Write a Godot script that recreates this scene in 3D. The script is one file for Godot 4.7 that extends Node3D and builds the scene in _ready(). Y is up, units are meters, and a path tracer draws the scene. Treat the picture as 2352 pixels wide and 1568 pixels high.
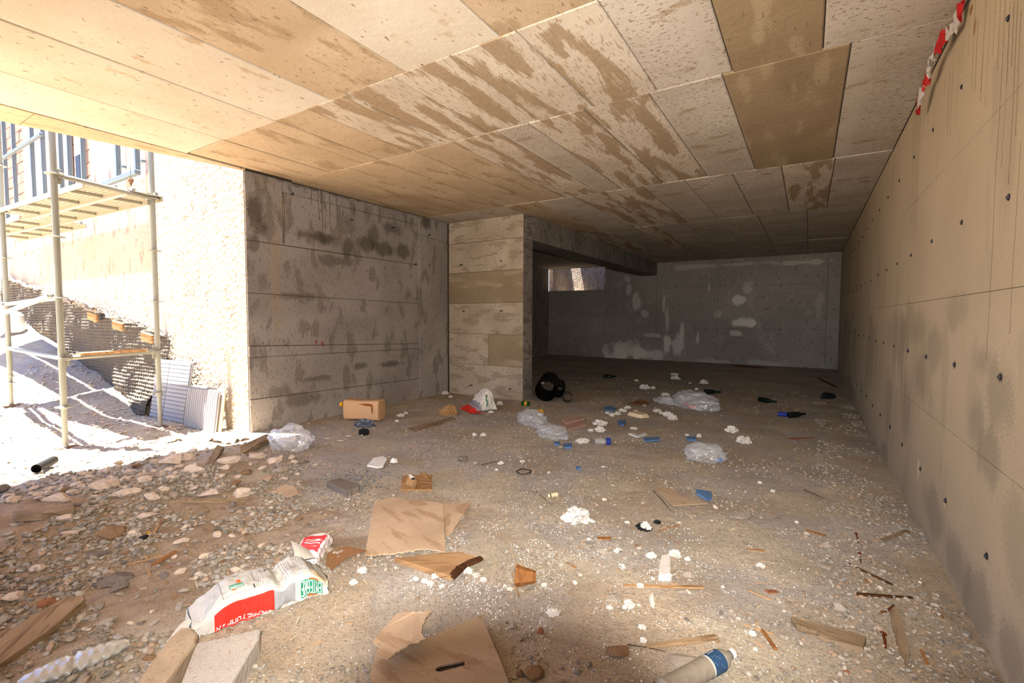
extends Node3D
# An unfinished concrete underpass beside a sunlit building site.
# x runs to the right, y up, z towards the viewer; the floor lies at y = 0.

const CEIL := 2.63
const XR := 0.578      # inner face of the right wall
const XL := -4.766     # face of the left wall
const ZC := -2.62      # corner of the left wall, face of the outer wall
const Z1 := -5.73      # face of the pier
const XP := -3.406     # side of the pier and of the beam
const ZB := -12.6      # back wall
const XB := -6.6       # side wall of the far room

var M := {}            # materials
var NM := {}           # normal maps
var tex := {}
var used := {}
var taken := []         # where stones already lie
var rng := RandomNumberGenerator.new()
var gnoise := FastNoiseLite.new()

# ---------------------------------------------------------------- mesh builder
class MB:
	var v := PackedVector3Array()
	var f := PackedInt32Array()
	var uv := PackedVector2Array()
	func p(a: Vector3, t := Vector2.ZERO) -> int:
		v.push_back(a); uv.push_back(t)
		return v.size() - 1
	func tri(a: int, b: int, c: int):
		f.push_back(a); f.push_back(b); f.push_back(c)
	func quad(a: int, b: int, c: int, d: int):
		tri(a, b, c); tri(a, c, d)
	func add(o: MB, x := Transform3D.IDENTITY):
		var n := v.size()
		for i in o.v.size():
			v.push_back(x * o.v[i]); uv.push_back(o.uv[i])
		for i in o.f: f.push_back(i + n)
		return self
	func moved(x: Transform3D) -> MB:
		for i in v.size(): v[i] = x * v[i]
		return self
	# faces wound so that (b-a)x(c-a) points outwards; flipped as a whole when the volume is negative
	func mesh(mat: Material, smooth := true, closed := true) -> ArrayMesh:
		if closed:
			var vol := 0.0
			for i in range(0, f.size(), 3):
				vol += v[f[i]].dot(v[f[i + 1]].cross(v[f[i + 2]]))
			if vol < 0.0:
				for i in range(0, f.size(), 3):
					var t := f[i]; f[i] = f[i + 1]; f[i + 1] = t
		var a := []
		a.resize(Mesh.ARRAY_MAX)
		if smooth:
			var n := PackedVector3Array(); n.resize(v.size())
			for i in range(0, f.size(), 3):
				var q := (v[f[i + 1]] - v[f[i]]).cross(v[f[i + 2]] - v[f[i]])
				for k in 3: n[f[i + k]] += q
			for i in n.size(): n[i] = n[i].normalized() if n[i].length() > 1e-12 else Vector3.UP
			var g := f.duplicate()
			for i in range(0, g.size(), 3):
				var t := g[i + 1]; g[i + 1] = g[i + 2]; g[i + 2] = t
			a[Mesh.ARRAY_VERTEX] = v; a[Mesh.ARRAY_NORMAL] = n; a[Mesh.ARRAY_TEX_UV] = uv; a[Mesh.ARRAY_INDEX] = g
		else:
			var vv := PackedVector3Array(); var nn := PackedVector3Array(); var tt := PackedVector2Array()
			for i in range(0, f.size(), 3):
				var q := (v[f[i + 1]] - v[f[i]]).cross(v[f[i + 2]] - v[f[i]])
				if q.length() < 1e-14: continue
				q = q.normalized()
				for k in [0, 2, 1]:
					vv.push_back(v[f[i + k]]); nn.push_back(q); tt.push_back(uv[f[i + k]])
			a[Mesh.ARRAY_VERTEX] = vv; a[Mesh.ARRAY_NORMAL] = nn; a[Mesh.ARRAY_TEX_UV] = tt
		var m := ArrayMesh.new()
		m.add_surface_from_arrays(Mesh.PRIMITIVE_TRIANGLES, a)
		m.surface_set_material(0, mat)
		return m

# ---------------------------------------------------------------- shapes
func box(s: Vector3, bev := 0.0, at := Vector3.ZERO) -> MB:
	var m := MB.new()
	var h := s * 0.5
	if bev <= 0.0:
		for i in 8: m.p(at + Vector3(h.x * (1 if i & 1 else -1), h.y * (1 if i & 2 else -1), h.z * (1 if i & 4 else -1)), Vector2((i & 1) * s.x, ((i >> 1) & 1) * s.y + ((i >> 2) & 1) * s.z))
		for q in [[0, 2, 3, 1], [4, 5, 7, 6], [0, 1, 5, 4], [2, 6, 7, 3], [0, 4, 6, 2], [1, 3, 7, 5]]: m.quad(q[0], q[1], q[2], q[3])
		return m
	# every corner becomes three points, one for each face
	for i in 8:
		var c := Vector3(1 if i & 1 else -1, 1 if i & 2 else -1, 1 if i & 4 else -1)
		for k in 3:
			var q := c * (h - Vector3(bev, bev, bev))
			q[k] = c[k] * h[k]
			m.p(at + q, Vector2(q.x + q.z, q.y + q.z))
	for k in 3:
		var u := (k + 1) % 3
		var w := (k + 2) % 3
		for s2 in 2:
			var b := s2 << k
			var idx := [b, b | (1 << u), b | (1 << u) | (1 << w), b | (1 << w)]
			var e := []
			for i in idx: e.push_back(i * 3 + k)
			if s2: m.quad(e[0], e[1], e[2], e[3])
			else: m.quad(e[3], e[2], e[1], e[0])
	for k in 3:          # edges along axis k
		var u := (k + 1) % 3
		var w := (k + 2) % 3
		for i in 4:
			var b := ((i & 1) << u) | ((i >> 1) << w)
			var t := b | (1 << k)
			var q := [b * 3 + u, t * 3 + u, t * 3 + w, b * 3 + w]
			var nrm := (m.v[q[1]] - m.v[q[0]]).cross(m.v[q[2]] - m.v[q[0]])
			if nrm.dot(m.v[q[0]] - at) > 0.0: m.quad(q[0], q[1], q[2], q[3])
			else: m.quad(q[3], q[2], q[1], q[0])
	for i in 8:
		var q := [i * 3, i * 3 + 1, i * 3 + 2]
		var nrm := (m.v[q[1]] - m.v[q[0]]).cross(m.v[q[2]] - m.v[q[0]])
		if nrm.dot(m.v[q[0]] - at) > 0.0: m.tri(q[0], q[1], q[2])
		else: m.tri(q[0], q[2], q[1])
	return m

# an outline in x/z with a thickness, its top edge chamfered; wob lifts it unevenly
func plate(poly: PackedVector2Array, thick: float, bev := 0.0, wob := 0.0, sd := 1) -> MB:
	var m := MB.new()
	var n := poly.size()
	var c := Vector2.ZERO
	for q in poly: c += q / n
	var nz := FastNoiseLite.new(); nz.seed = sd; nz.frequency = 4.0
	var rings := [[0.0, 0.0], [thick - bev, 0.0], [thick, bev]]
	for r in rings:
		for q in poly:
			var d: Vector2 = q - c
			var qq: Vector2 = c + d * maxf(0.2, 1.0 - r[1] / maxf(d.length(), 0.001))
			m.p(Vector3(qq.x, r[0] + wob * nz.get_noise_2d(qq.x, qq.y), qq.y), qq + Vector2(0.6, 0.8) * r[0])
	for k in 2:
		for i in n:
			var j := (i + 1) % n
			m.quad(k * n + i, k * n + j, (k + 1) * n + j, (k + 1) * n + i)
	var t := Geometry2D.triangulate_polygon(poly)
	for i in range(0, t.size(), 3):
		m.tri(2 * n + t[i], 2 * n + t[i + 1], 2 * n + t[i + 2])
		m.tri(t[i], t[i + 2], t[i + 1])
	var up := Vector3.ZERO
	for i in range(2 * n * 6, m.f.size(), 6):
		up += (m.v[m.f[i + 1]] - m.v[m.f[i]]).cross(m.v[m.f[i + 2]] - m.v[m.f[i]])
	var side_out := 0.0
	for i in range(0, n * 6, 3):
		var a := m.v[m.f[i]]
		var q := (m.v[m.f[i + 1]] - a).cross(m.v[m.f[i + 2]] - a)
		side_out += q.dot(Vector3(a.x - c.x, 0, a.z - c.y))
	if up.y < 0.0:
		for i in range(2 * n * 6, m.f.size(), 3):
			var s := m.f[i]; m.f[i] = m.f[i + 1]; m.f[i + 1] = s
	if side_out < 0.0:
		for i in range(0, 2 * n * 6, 3):
			var s := m.f[i]; m.f[i] = m.f[i + 1]; m.f[i + 1] = s
	return m

func ico(sub: int) -> MB:
	var m := MB.new()
	var g := (1.0 + sqrt(5.0)) / 2.0
	for q in [[-1, g, 0], [1, g, 0], [-1, -g, 0], [1, -g, 0], [0, -1, g], [0, 1, g], [0, -1, -g], [0, 1, -g], [g, 0, -1], [g, 0, 1], [-g, 0, -1], [-g, 0, 1]]:
		m.p(Vector3(q[0], q[1], q[2]).normalized())
	for q in [[0, 11, 5], [0, 5, 1], [0, 1, 7], [0, 7, 10], [0, 10, 11], [1, 5, 9], [5, 11, 4], [11, 10, 2], [10, 7, 6], [7, 1, 8], [3, 9, 4], [3, 4, 2], [3, 2, 6], [3, 6, 8], [3, 8, 9], [4, 9, 5], [2, 4, 11], [6, 2, 10], [8, 6, 7], [9, 8, 1]]:
		m.tri(q[0], q[1], q[2])
	for s in sub:
		var o := m.f.duplicate()
		m.f = PackedInt32Array()
		var mid := {}
		for i in range(0, o.size(), 3):
			var e := []
			for k in 3:
				var a := o[i + k]; var b := o[i + (k + 1) % 3]
				var key := Vector2i(mini(a, b), maxi(a, b))
				if not mid.has(key): mid[key] = m.p(((m.v[a] + m.v[b]) * 0.5).normalized())
				e.push_back(mid[key])
			m.tri(o[i], e[0], e[2]); m.tri(o[i + 1], e[1], e[0]); m.tri(o[i + 2], e[2], e[1]); m.tri(e[0], e[1], e[2])
	return m

# a broken stone: a ball cut by random planes, with a rough skin
func rock(sd: int, size: Vector3, sub := 2, cuts := 7, rough := 0.05) -> MB:
	var m := ico(sub)
	var r := RandomNumberGenerator.new(); r.seed = sd
	var nz := FastNoiseLite.new(); nz.seed = sd; nz.frequency = 1.6
	var pl := []
	for i in cuts: pl.push_back([Vector3(r.randf_range(-1, 1), r.randf_range(-1, 1), r.randf_range(-1, 1)).normalized(), r.randf_range(0.45, 0.8)])
	for i in m.v.size():
		var q := m.v[i]
		for c in pl:
			var d: float = q.dot(c[0])
			if d > c[1]: q -= c[0] * (d - c[1])
		q *= 1.0 + rough * nz.get_noise_3d(q.x * 3, q.y * 3, q.z * 3)
		m.v[i] = q * size * 0.5
		m.uv[i] = Vector2(m.v[i].x + m.v[i].y * 0.7, m.v[i].z + m.v[i].y * 0.7)
	return m

func lathe(prof: Array, n := 20) -> MB:            # [radius, height] from the bottom up, closed at both ends
	var m := MB.new()
	var k := prof.size()
	for i in k:
		for j in n + 1:
			var a := TAU * j / n
			m.p(Vector3(cos(a) * prof[i][0], prof[i][1], -sin(a) * prof[i][0]), Vector2(float(j) / n, float(i) / (k - 1)))
	for i in k - 1:
		for j in n:
			var a := i * (n + 1) + j
			m.quad(a, a + 1, a + n + 2, a + n + 1)
	return m

func tube(path: Array, r: float, n := 8, r2 := -1.0) -> MB:
	var m := MB.new()
	var k := path.size()
	if r2 < 0.0: r2 = r
	var up := Vector3.UP
	for i in k:
		var d: Vector3 = (path[mini(i + 1, k - 1)] - path[maxi(i - 1, 0)]).normalized()
		if absf(d.dot(up)) > 0.95: up = Vector3.RIGHT
		var s := d.cross(up).normalized()
		var w := s.cross(d).normalized()
		var rr := lerpf(r, r2, float(i) / maxf(k - 1, 1))
		for j in n:
			var a := TAU * j / n
			m.p(path[i] + (s * cos(a) + w * sin(a)) * rr, Vector2(float(j) / n, float(i)))
	for i in k - 1:
		for j in n:
			m.quad(i * n + j, i * n + (j + 1) % n, (i + 1) * n + (j + 1) % n, (i + 1) * n + j)
	var a0 := m.p(path[0]); var a1 := m.p(path[k - 1])
	for j in n:
		m.tri(a0, (j + 1) % n, j)
		m.tri(a1, (k - 1) * n + j, (k - 1) * n + (j + 1) % n)
	return m

# a pipe with a wall: outer and inner skin and two rims, along -z from the origin
func pipe(r: float, wall: float, length: float, n := 24) -> MB:
	var m := MB.new()
	for ring in [[r, 0.0], [r, -length], [r - wall, -length], [r - wall, 0.0]]:
		for j in n:
			var a := TAU * j / n
			m.p(Vector3(cos(a) * ring[0], sin(a) * ring[0], ring[1]), Vector2(float(j) / n, ring[1]))
	for i in 4:
		for j in n:
			m.quad(i * n + j, i * n + (j + 1) % n, ((i + 1) % 4) * n + (j + 1) % n, ((i + 1) % 4) * n + j)
	return m

# a thin skin with two faces over an nx by ny grid given by a function of u and v
func sheet(nx: int, ny: int, fn: Callable, thick := 0.002) -> MB:
	var m := MB.new()
	var pts := PackedVector3Array()
	for j in ny + 1:
		for i in nx + 1: pts.push_back(fn.call(float(i) / nx, float(j) / ny))
	for s in 2:
		for j in ny + 1:
			for i in nx + 1:
				var q := pts[j * (nx + 1) + i]
				var dx := pts[j * (nx + 1) + mini(i + 1, nx)] - pts[j * (nx + 1) + maxi(i - 1, 0)]
				var dy := pts[mini(j + 1, ny) * (nx + 1) + i] - pts[maxi(j - 1, 0) * (nx + 1) + i]
				var n := dx.cross(dy).normalized()
				m.p(q + n * thick * (0.5 - s), Vector2(float(i) / nx, float(j) / ny))
	var o := (nx + 1) * (ny + 1)
	for j in ny:
		for i in nx:
			var a := j * (nx + 1) + i
			m.quad(a, a + 1, a + nx + 2, a + nx + 1)
			m.quad(o + a, o + a + nx + 1, o + a + nx + 2, o + a + 1)
	for i in nx:
		m.quad(i, o + i, o + i + 1, i + 1)
		var b := ny * (nx + 1) + i
		m.quad(b, b + 1, o + b + 1, o + b)
	for j in ny:
		var b := j * (nx + 1)
		m.quad(b, b + nx + 1, o + b + nx + 1, o + b)
		b += nx
		m.quad(b, o + b, o + b + nx + 1, b + nx + 1)
	return m

# ---------------------------------------------------------------- objects
func numbered(called: String) -> String:
	var n: int = used.get(called, 0)
	used[called] = n + 1
	return called if n == 0 else "%s_%03d" % [called, n]

func tag(o: Node, label: String, category: String, group := "", kind := ""):
	o.set_meta("label", label)
	if category: o.set_meta("category", category)
	if group: o.set_meta("group", group)
	if kind: o.set_meta("kind", kind)
	return o

func thing(called: String, label: String, category: String, at := Vector3.ZERO, turn := 0.0, group := "") -> Node3D:
	var o := Node3D.new()
	o.name = numbered(called)
	add_child(o)
	o.position = at; o.rotation.y = turn
	tag(o, label, category, group)
	return o

func part(called: String, mesh: Mesh, parent: Node, at := Vector3.ZERO) -> MeshInstance3D:
	var o := MeshInstance3D.new()
	o.name = called
	o.mesh = mesh
	parent.add_child(o, true)
	o.position = at
	return o

func single(called: String, mesh: Mesh, label: String, category: String, at := Vector3.ZERO, turn := 0.0, group := "") -> MeshInstance3D:
	var o := MeshInstance3D.new()
	o.name = numbered(called)
	o.mesh = mesh
	add_child(o)
	o.position = at; o.rotation.y = turn
	tag(o, label, category, group)
	return o

func structure(called: String, label: String) -> Node3D:
	var o := Node3D.new()
	o.name = called
	add_child(o)
	o.set_meta("kind", "structure"); o.set_meta("label", label)
	return o

# ---------------------------------------------------------------- textures
func nimg(sd: int, freq: float, w: int, h: int, tw: int, th: int, oct := 4, type := FastNoiseLite.TYPE_SIMPLEX_SMOOTH, warp := 0.0) -> PackedByteArray:
	var n := FastNoiseLite.new()
	n.noise_type = type; n.seed = sd; n.frequency = freq; n.fractal_octaves = oct
	if warp > 0.0:
		n.domain_warp_enabled = true; n.domain_warp_amplitude = warp; n.domain_warp_frequency = freq * 1.5
	var im := n.get_seamless_image(w, h)
	if w != tw or h != th: im.resize(tw, th, Image.INTERPOLATE_CUBIC)
	im.convert(Image.FORMAT_L8)
	return im.get_data()

func ramp(lo: float, hi: float, amt := 1.0) -> PackedFloat32Array:
	var a := PackedFloat32Array(); a.resize(256)
	for i in 256: a[i] = amt * smoothstep(lo, hi, i / 255.0)
	return a

# base: two tones mixed by a coarse noise; stain: patches with an outline; nick: small dark dashes; pit: tiny holes
func concrete(o: Dictionary) -> Image:
	var w: int = o.get("w", 1024); var h: int = o.get("h", 1024)
	var sd: int = o.seed
	var along: float = o.get("along", 4.0)
	var big := nimg(sd, o.get("bf", 0.008), w / 4, h / 4, w, h, 4)
	var aw: int = int(w / along) if along >= 1.0 else w
	var ah: int = h if along >= 1.0 else int(h * along)
	var st := nimg(sd + 1, o.get("sf", 0.008), aw, ah, w, h, 6, FastNoiseLite.TYPE_SIMPLEX_SMOOTH, o.get("warp", 12.0))
	var nk := nimg(sd + 2, o.get("nf", 0.07), aw, ah, w, h, 2)
	var gr := nimg(sd + 3, 0.16, w, h, w, h, 2)
	var ls := ramp(o.get("s0", 0.55), o.get("s1", 0.6), o.get("sa", 1.0))
	var ln := ramp(o.get("n0", 0.75), o.get("n1", 0.8), o.get("na", 0.7))
	var c0: Color = o.base; var c1: Color = o.base2; var cs: Color = o.stain; var cn: Color = o.nick
	var ga: float = o.get("grain", 0.06)
	var d := PackedByteArray(); d.resize(w * h * 3)
	var r0 := c0.r; var g0 := c0.g; var b0 := c0.b
	var r1 := c1.r - r0; var g1 := c1.g - g0; var b1 := c1.b - b0
	var j := 0
	for i in w * h:
		var m: float = big[i] / 255.0
		var s: float = ls[clampi(st[i] + ((gr[i] - 128) >> 2) + ((nk[i] - 128) >> 3), 0, 255)]
		var n: float = ln[nk[i]]
		var k: float = (gr[i] / 255.0 - 0.5) * ga
		var r: float = r0 + r1 * m; var g: float = g0 + g1 * m; var b: float = b0 + b1 * m
		r += (cs.r - r) * s; g += (cs.g - g) * s; b += (cs.b - b) * s
		r += (cn.r - r) * n + k; g += (cn.g - g) * n + k; b += (cn.b - b) * n + k
		d[j] = clampi(int(r * 255.0), 0, 255); d[j + 1] = clampi(int(g * 255.0), 0, 255); d[j + 2] = clampi(int(b * 255.0), 0, 255)
		j += 3
	if o.has("blots"):
		for q in o.blots: blot(d, w, h, q, st, gr)
	if o.has("drips"):
		for q in o.drips: drip(d, w, h, q, gr)
	return Image.create_from_data(w, h, false, Image.FORMAT_RGB8, d)

# [u, v, ru, rv, colour, strength, softness, raggedness]: a patch with a ragged outline (fractions of the image)
func blot(d: PackedByteArray, w: int, h: int, q: Array, nz: PackedByteArray, fine: PackedByteArray):
	var cx: float = q[0] * w; var cy: float = q[1] * h; var rx: float = q[2] * w; var ry: float = q[3] * h
	var c: Color = q[4]
	var rag: float = q[7] if q.size() > 7 else 1.2
	for y in range(maxi(0, int(cy - ry * 1.6)), mini(h, int(cy + ry * 1.6))):
		for x in range(maxi(0, int(cx - rx * 1.6)), mini(w, int(cx + rx * 1.6))):
			var i := y * w + x
			var e := Vector2((x - cx) / rx, (y - cy) / ry).length() + (nz[i] / 255.0 - 0.5) * rag + (fine[i] / 255.0 - 0.5) * 0.35 * rag
			if e >= 1.0: continue
			var a: float = q[5] * minf(1.0, (1.0 - e) / q[6])
			d[i * 3] = int(lerpf(d[i * 3], c.r * 255.0, a)); d[i * 3 + 1] = int(lerpf(d[i * 3 + 1], c.g * 255.0, a)); d[i * 3 + 2] = int(lerpf(d[i * 3 + 2], c.b * 255.0, a))

# [u, v0, v1, width in pixels, colour, strength]: a run of liquid down a wall
func drip(d: PackedByteArray, w: int, h: int, q: Array, fine: PackedByteArray):
	var c: Color = q[4]
	var y0 := int(q[1] * h); var y1 := int(q[2] * h)
	for y in range(maxi(0, y0), mini(h, y1)):
		var t := float(y - y0) / maxf(1.0, y1 - y0)
		var off := sin(y * 0.021 + q[0] * 90.0) * 1.6
		for k in range(0, int(q[3]) + 1):
			var x := int(q[0] * w + off) + k
			if x < 0 or x >= w: continue
			var i := y * w + x
			var a: float = q[5] * (0.55 + 0.45 * fine[i] / 255.0) * (1.0 if t < 0.93 else 1.3)
			a = minf(a, 1.0)
			d[i * 3] = int(lerpf(d[i * 3], c.r * 255.0, a)); d[i * 3 + 1] = int(lerpf(d[i * 3 + 1], c.g * 255.0, a)); d[i * 3 + 2] = int(lerpf(d[i * 3 + 2], c.b * 255.0, a))

var tex_jobs := []
func run_job(i: int):
	tex_jobs[i].image = concrete(tex_jobs[i])

func std(col: Color, rough := 0.9, nm := "", ns := 0.5) -> StandardMaterial3D:
	var m := StandardMaterial3D.new()
	m.albedo_color = col; m.roughness = rough
	m.metallic_specular = 0.25
	if nm:
		m.normal_enabled = true; m.normal_texture = NM[nm]; m.normal_scale = ns
	return m

func textured(key: String, rough := 0.92, nm := "rough", ns := 0.14, world := 0.0) -> StandardMaterial3D:
	var m := std(Color.WHITE, rough, nm, ns)
	m.albedo_texture = tex[key]
	if world > 0.0:
		m.uv1_triplanar = true; m.uv1_world_triplanar = true
		m.uv1_scale = Vector3.ONE * world
	return m

func normal_map(sd: int, freq: float, strength: float, size := 512) -> ImageTexture:
	var n := FastNoiseLite.new(); n.seed = sd; n.frequency = freq; n.fractal_octaves = 4
	var im := n.get_seamless_image(size, size)
	im.convert(Image.FORMAT_RGBA8)
	im.bump_map_to_normal_map(strength)
	im.generate_mipmaps()
	return ImageTexture.create_from_image(im)

# ---------------------------------------------------------------- ground
func ground(x: float, z: float) -> float:
	var hw := clampf(0.22 * (-7.0 - x), 0.0, 1.7)
	var h := hw * (1.0 - smoothstep(0.0, 1.9, z + 2.62))
	h += 0.09 * exp(-pow((x + 3.75) / 0.5, 2.0)) * smoothstep(-2.5, -1.7, z) * (1.0 - smoothstep(-0.5, 0.3, z))
	h += 0.07 * smoothstep(-9.0, -12.5, z)
	return h

func bumps(x: float, z: float) -> float:
	var rough := 0.35 + 0.65 * smoothstep(-1.6, -2.6, x) * smoothstep(-2.4, -1.5, z)
	if x < -4.9: rough = 1.0
	rough += 0.9 * smoothstep(-1.9, -2.5, x) * smoothstep(-1.9, -1.4, z)
	return rough * (0.022 * gnoise.get_noise_2d(x * 0.9, z * 0.9) + 0.012 * gnoise.get_noise_2d(x * 4.0 + 50.0, z * 4.0) + 0.006 * gnoise.get_noise_2d(x * 13.0, z * 13.0 + 90.0)) + 0.003 * gnoise.get_noise_2d(x * 30.0, z * 30.0)

func gy(x: float, z: float) -> float:
	return ground(x, z) + bumps(x, z)

func on(p: Vector3, lift := 0.0) -> Vector3:
	return Vector3(p.x, gy(p.x, p.z) + lift, p.z)

# four corners in order round the face, n outwards: a slab with chamfered edges, proud of what is behind it
func panel(parent: Node, called: String, c: Array, n: Vector3, lift: float, mat: Material, uvf: Callable, gap := 0.003, bev := 0.006) -> MeshInstance3D:
	var m := MB.new()
	var mid: Vector3 = (c[0] + c[1] + c[2] + c[3]) / 4.0
	for ring in [[gap, -0.002], [gap, lift - bev * 0.6], [gap + bev, lift]]:
		for i in 4:
			var p: Vector3 = c[i]
			var e1: Vector3 = (c[(i + 1) % 4] - p).normalized()
			var e2: Vector3 = (c[(i + 3) % 4] - p).normalized()
			var q: Vector3 = p + (e1 + e2) * ring[0] + n * ring[1]
			m.p(q - mid, uvf.call(q))
	for k in 2:
		for i in 4:
			var j := (i + 1) % 4
			m.quad(k * 4 + i, k * 4 + j, (k + 1) * 4 + j, (k + 1) * 4 + i)
	m.quad(8, 9, 10, 11)
	m.quad(3, 2, 1, 0)
	return part(called, m.mesh(mat, false), parent, mid)

func slab(parent: Node, called: String, lo: Vector3, hi: Vector3, mat: Material) -> MeshInstance3D:
	return part(called, box(hi - lo).mesh(mat, false), parent, (lo + hi) / 2.0)

func _ready():
	# ------------------------------------------------ camera
	var cam := Camera3D.new()
	cam.name = "camera"
	add_child(cam)
	cam.transform = Transform3D(Basis(Vector3(0.847591, 0.003291, -0.530641), Vector3(-0.029508, 0.998726, -0.040938), Vector3(0.529830, 0.050357, 0.846608)), Vector3(0, 1.18, 0))
	cam.fov = 71.6672
	cam.near = 0.02; cam.far = 200.0
	cam.current = true
	# ------------------------------------------------ sky, sun, exposure
	var env := Environment.new()
	var sky := Sky.new()
	var sm := ProceduralSkyMaterial.new()
	sm.sky_top_color = Color(0.36, 0.52, 0.80); sm.sky_horizon_color = Color(0.82, 0.86, 0.90)
	sm.ground_bottom_color = Color(0.55, 0.48, 0.40); sm.ground_horizon_color = Color(0.80, 0.78, 0.74)
	sm.sun_angle_max = 1.0
	sm.sky_energy_multiplier = 1.0
	sky.sky_material = sm
	env.background_mode = Environment.BG_SKY
	env.sky = sky
	env.background_energy_multiplier = 2.9
	env.tonemap_mode = Environment.TONE_MAPPER_LINEAR
	env.tonemap_exposure = 1.7
	env.sdfgi_enabled = true; env.ssao_enabled = true; env.ssil_enabled = true
	var we := WorldEnvironment.new()
	we.name = "world_environment"
	we.environment = env
	add_child(we)
	var sun := DirectionalLight3D.new()
	sun.name = "sun"
	add_child(sun)
	sun.look_at_from_position(Vector3.ZERO, Vector3(0.19, -1.0, -0.10), Vector3.FORWARD)
	sun.light_color = Color(1.0, 0.965, 0.91)
	sun.light_energy = 18.0
	sun.light_angular_distance = 0.53
	sun.shadow_enabled = true
	# the photographer's flash, mounted above the lens
	var flash := SpotLight3D.new()
	flash.name = "camera_flash"
	add_child(flash)
	flash.transform = cam.transform.translated_local(Vector3(0, 0.115, 0.122))
	flash.light_color = Color(1.0, 0.985, 0.96)
	flash.light_energy = 11.5
	flash.spot_range = 60.0; flash.spot_attenuation = 2.0
	flash.spot_angle = 56.0; flash.spot_angle_attenuation = 0.75
	flash.light_size = 0.01
	flash.shadow_enabled = true
	# ------------------------------------------------ materials
	rng.seed = 7
	gnoise.seed = 21; gnoise.frequency = 1.0; gnoise.fractal_octaves = 3
	make_materials()
	build_ceiling()
	build_walls()
	build_back_room()
	build_outside_walls()
	build_floor()
	build_photo_camera(cam.transform)
	build_scaffold()
	build_site()
	build_sacks()
	build_boards()
	build_plastics()
	build_litter()
	build_rubble()
	build_stuff()

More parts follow.
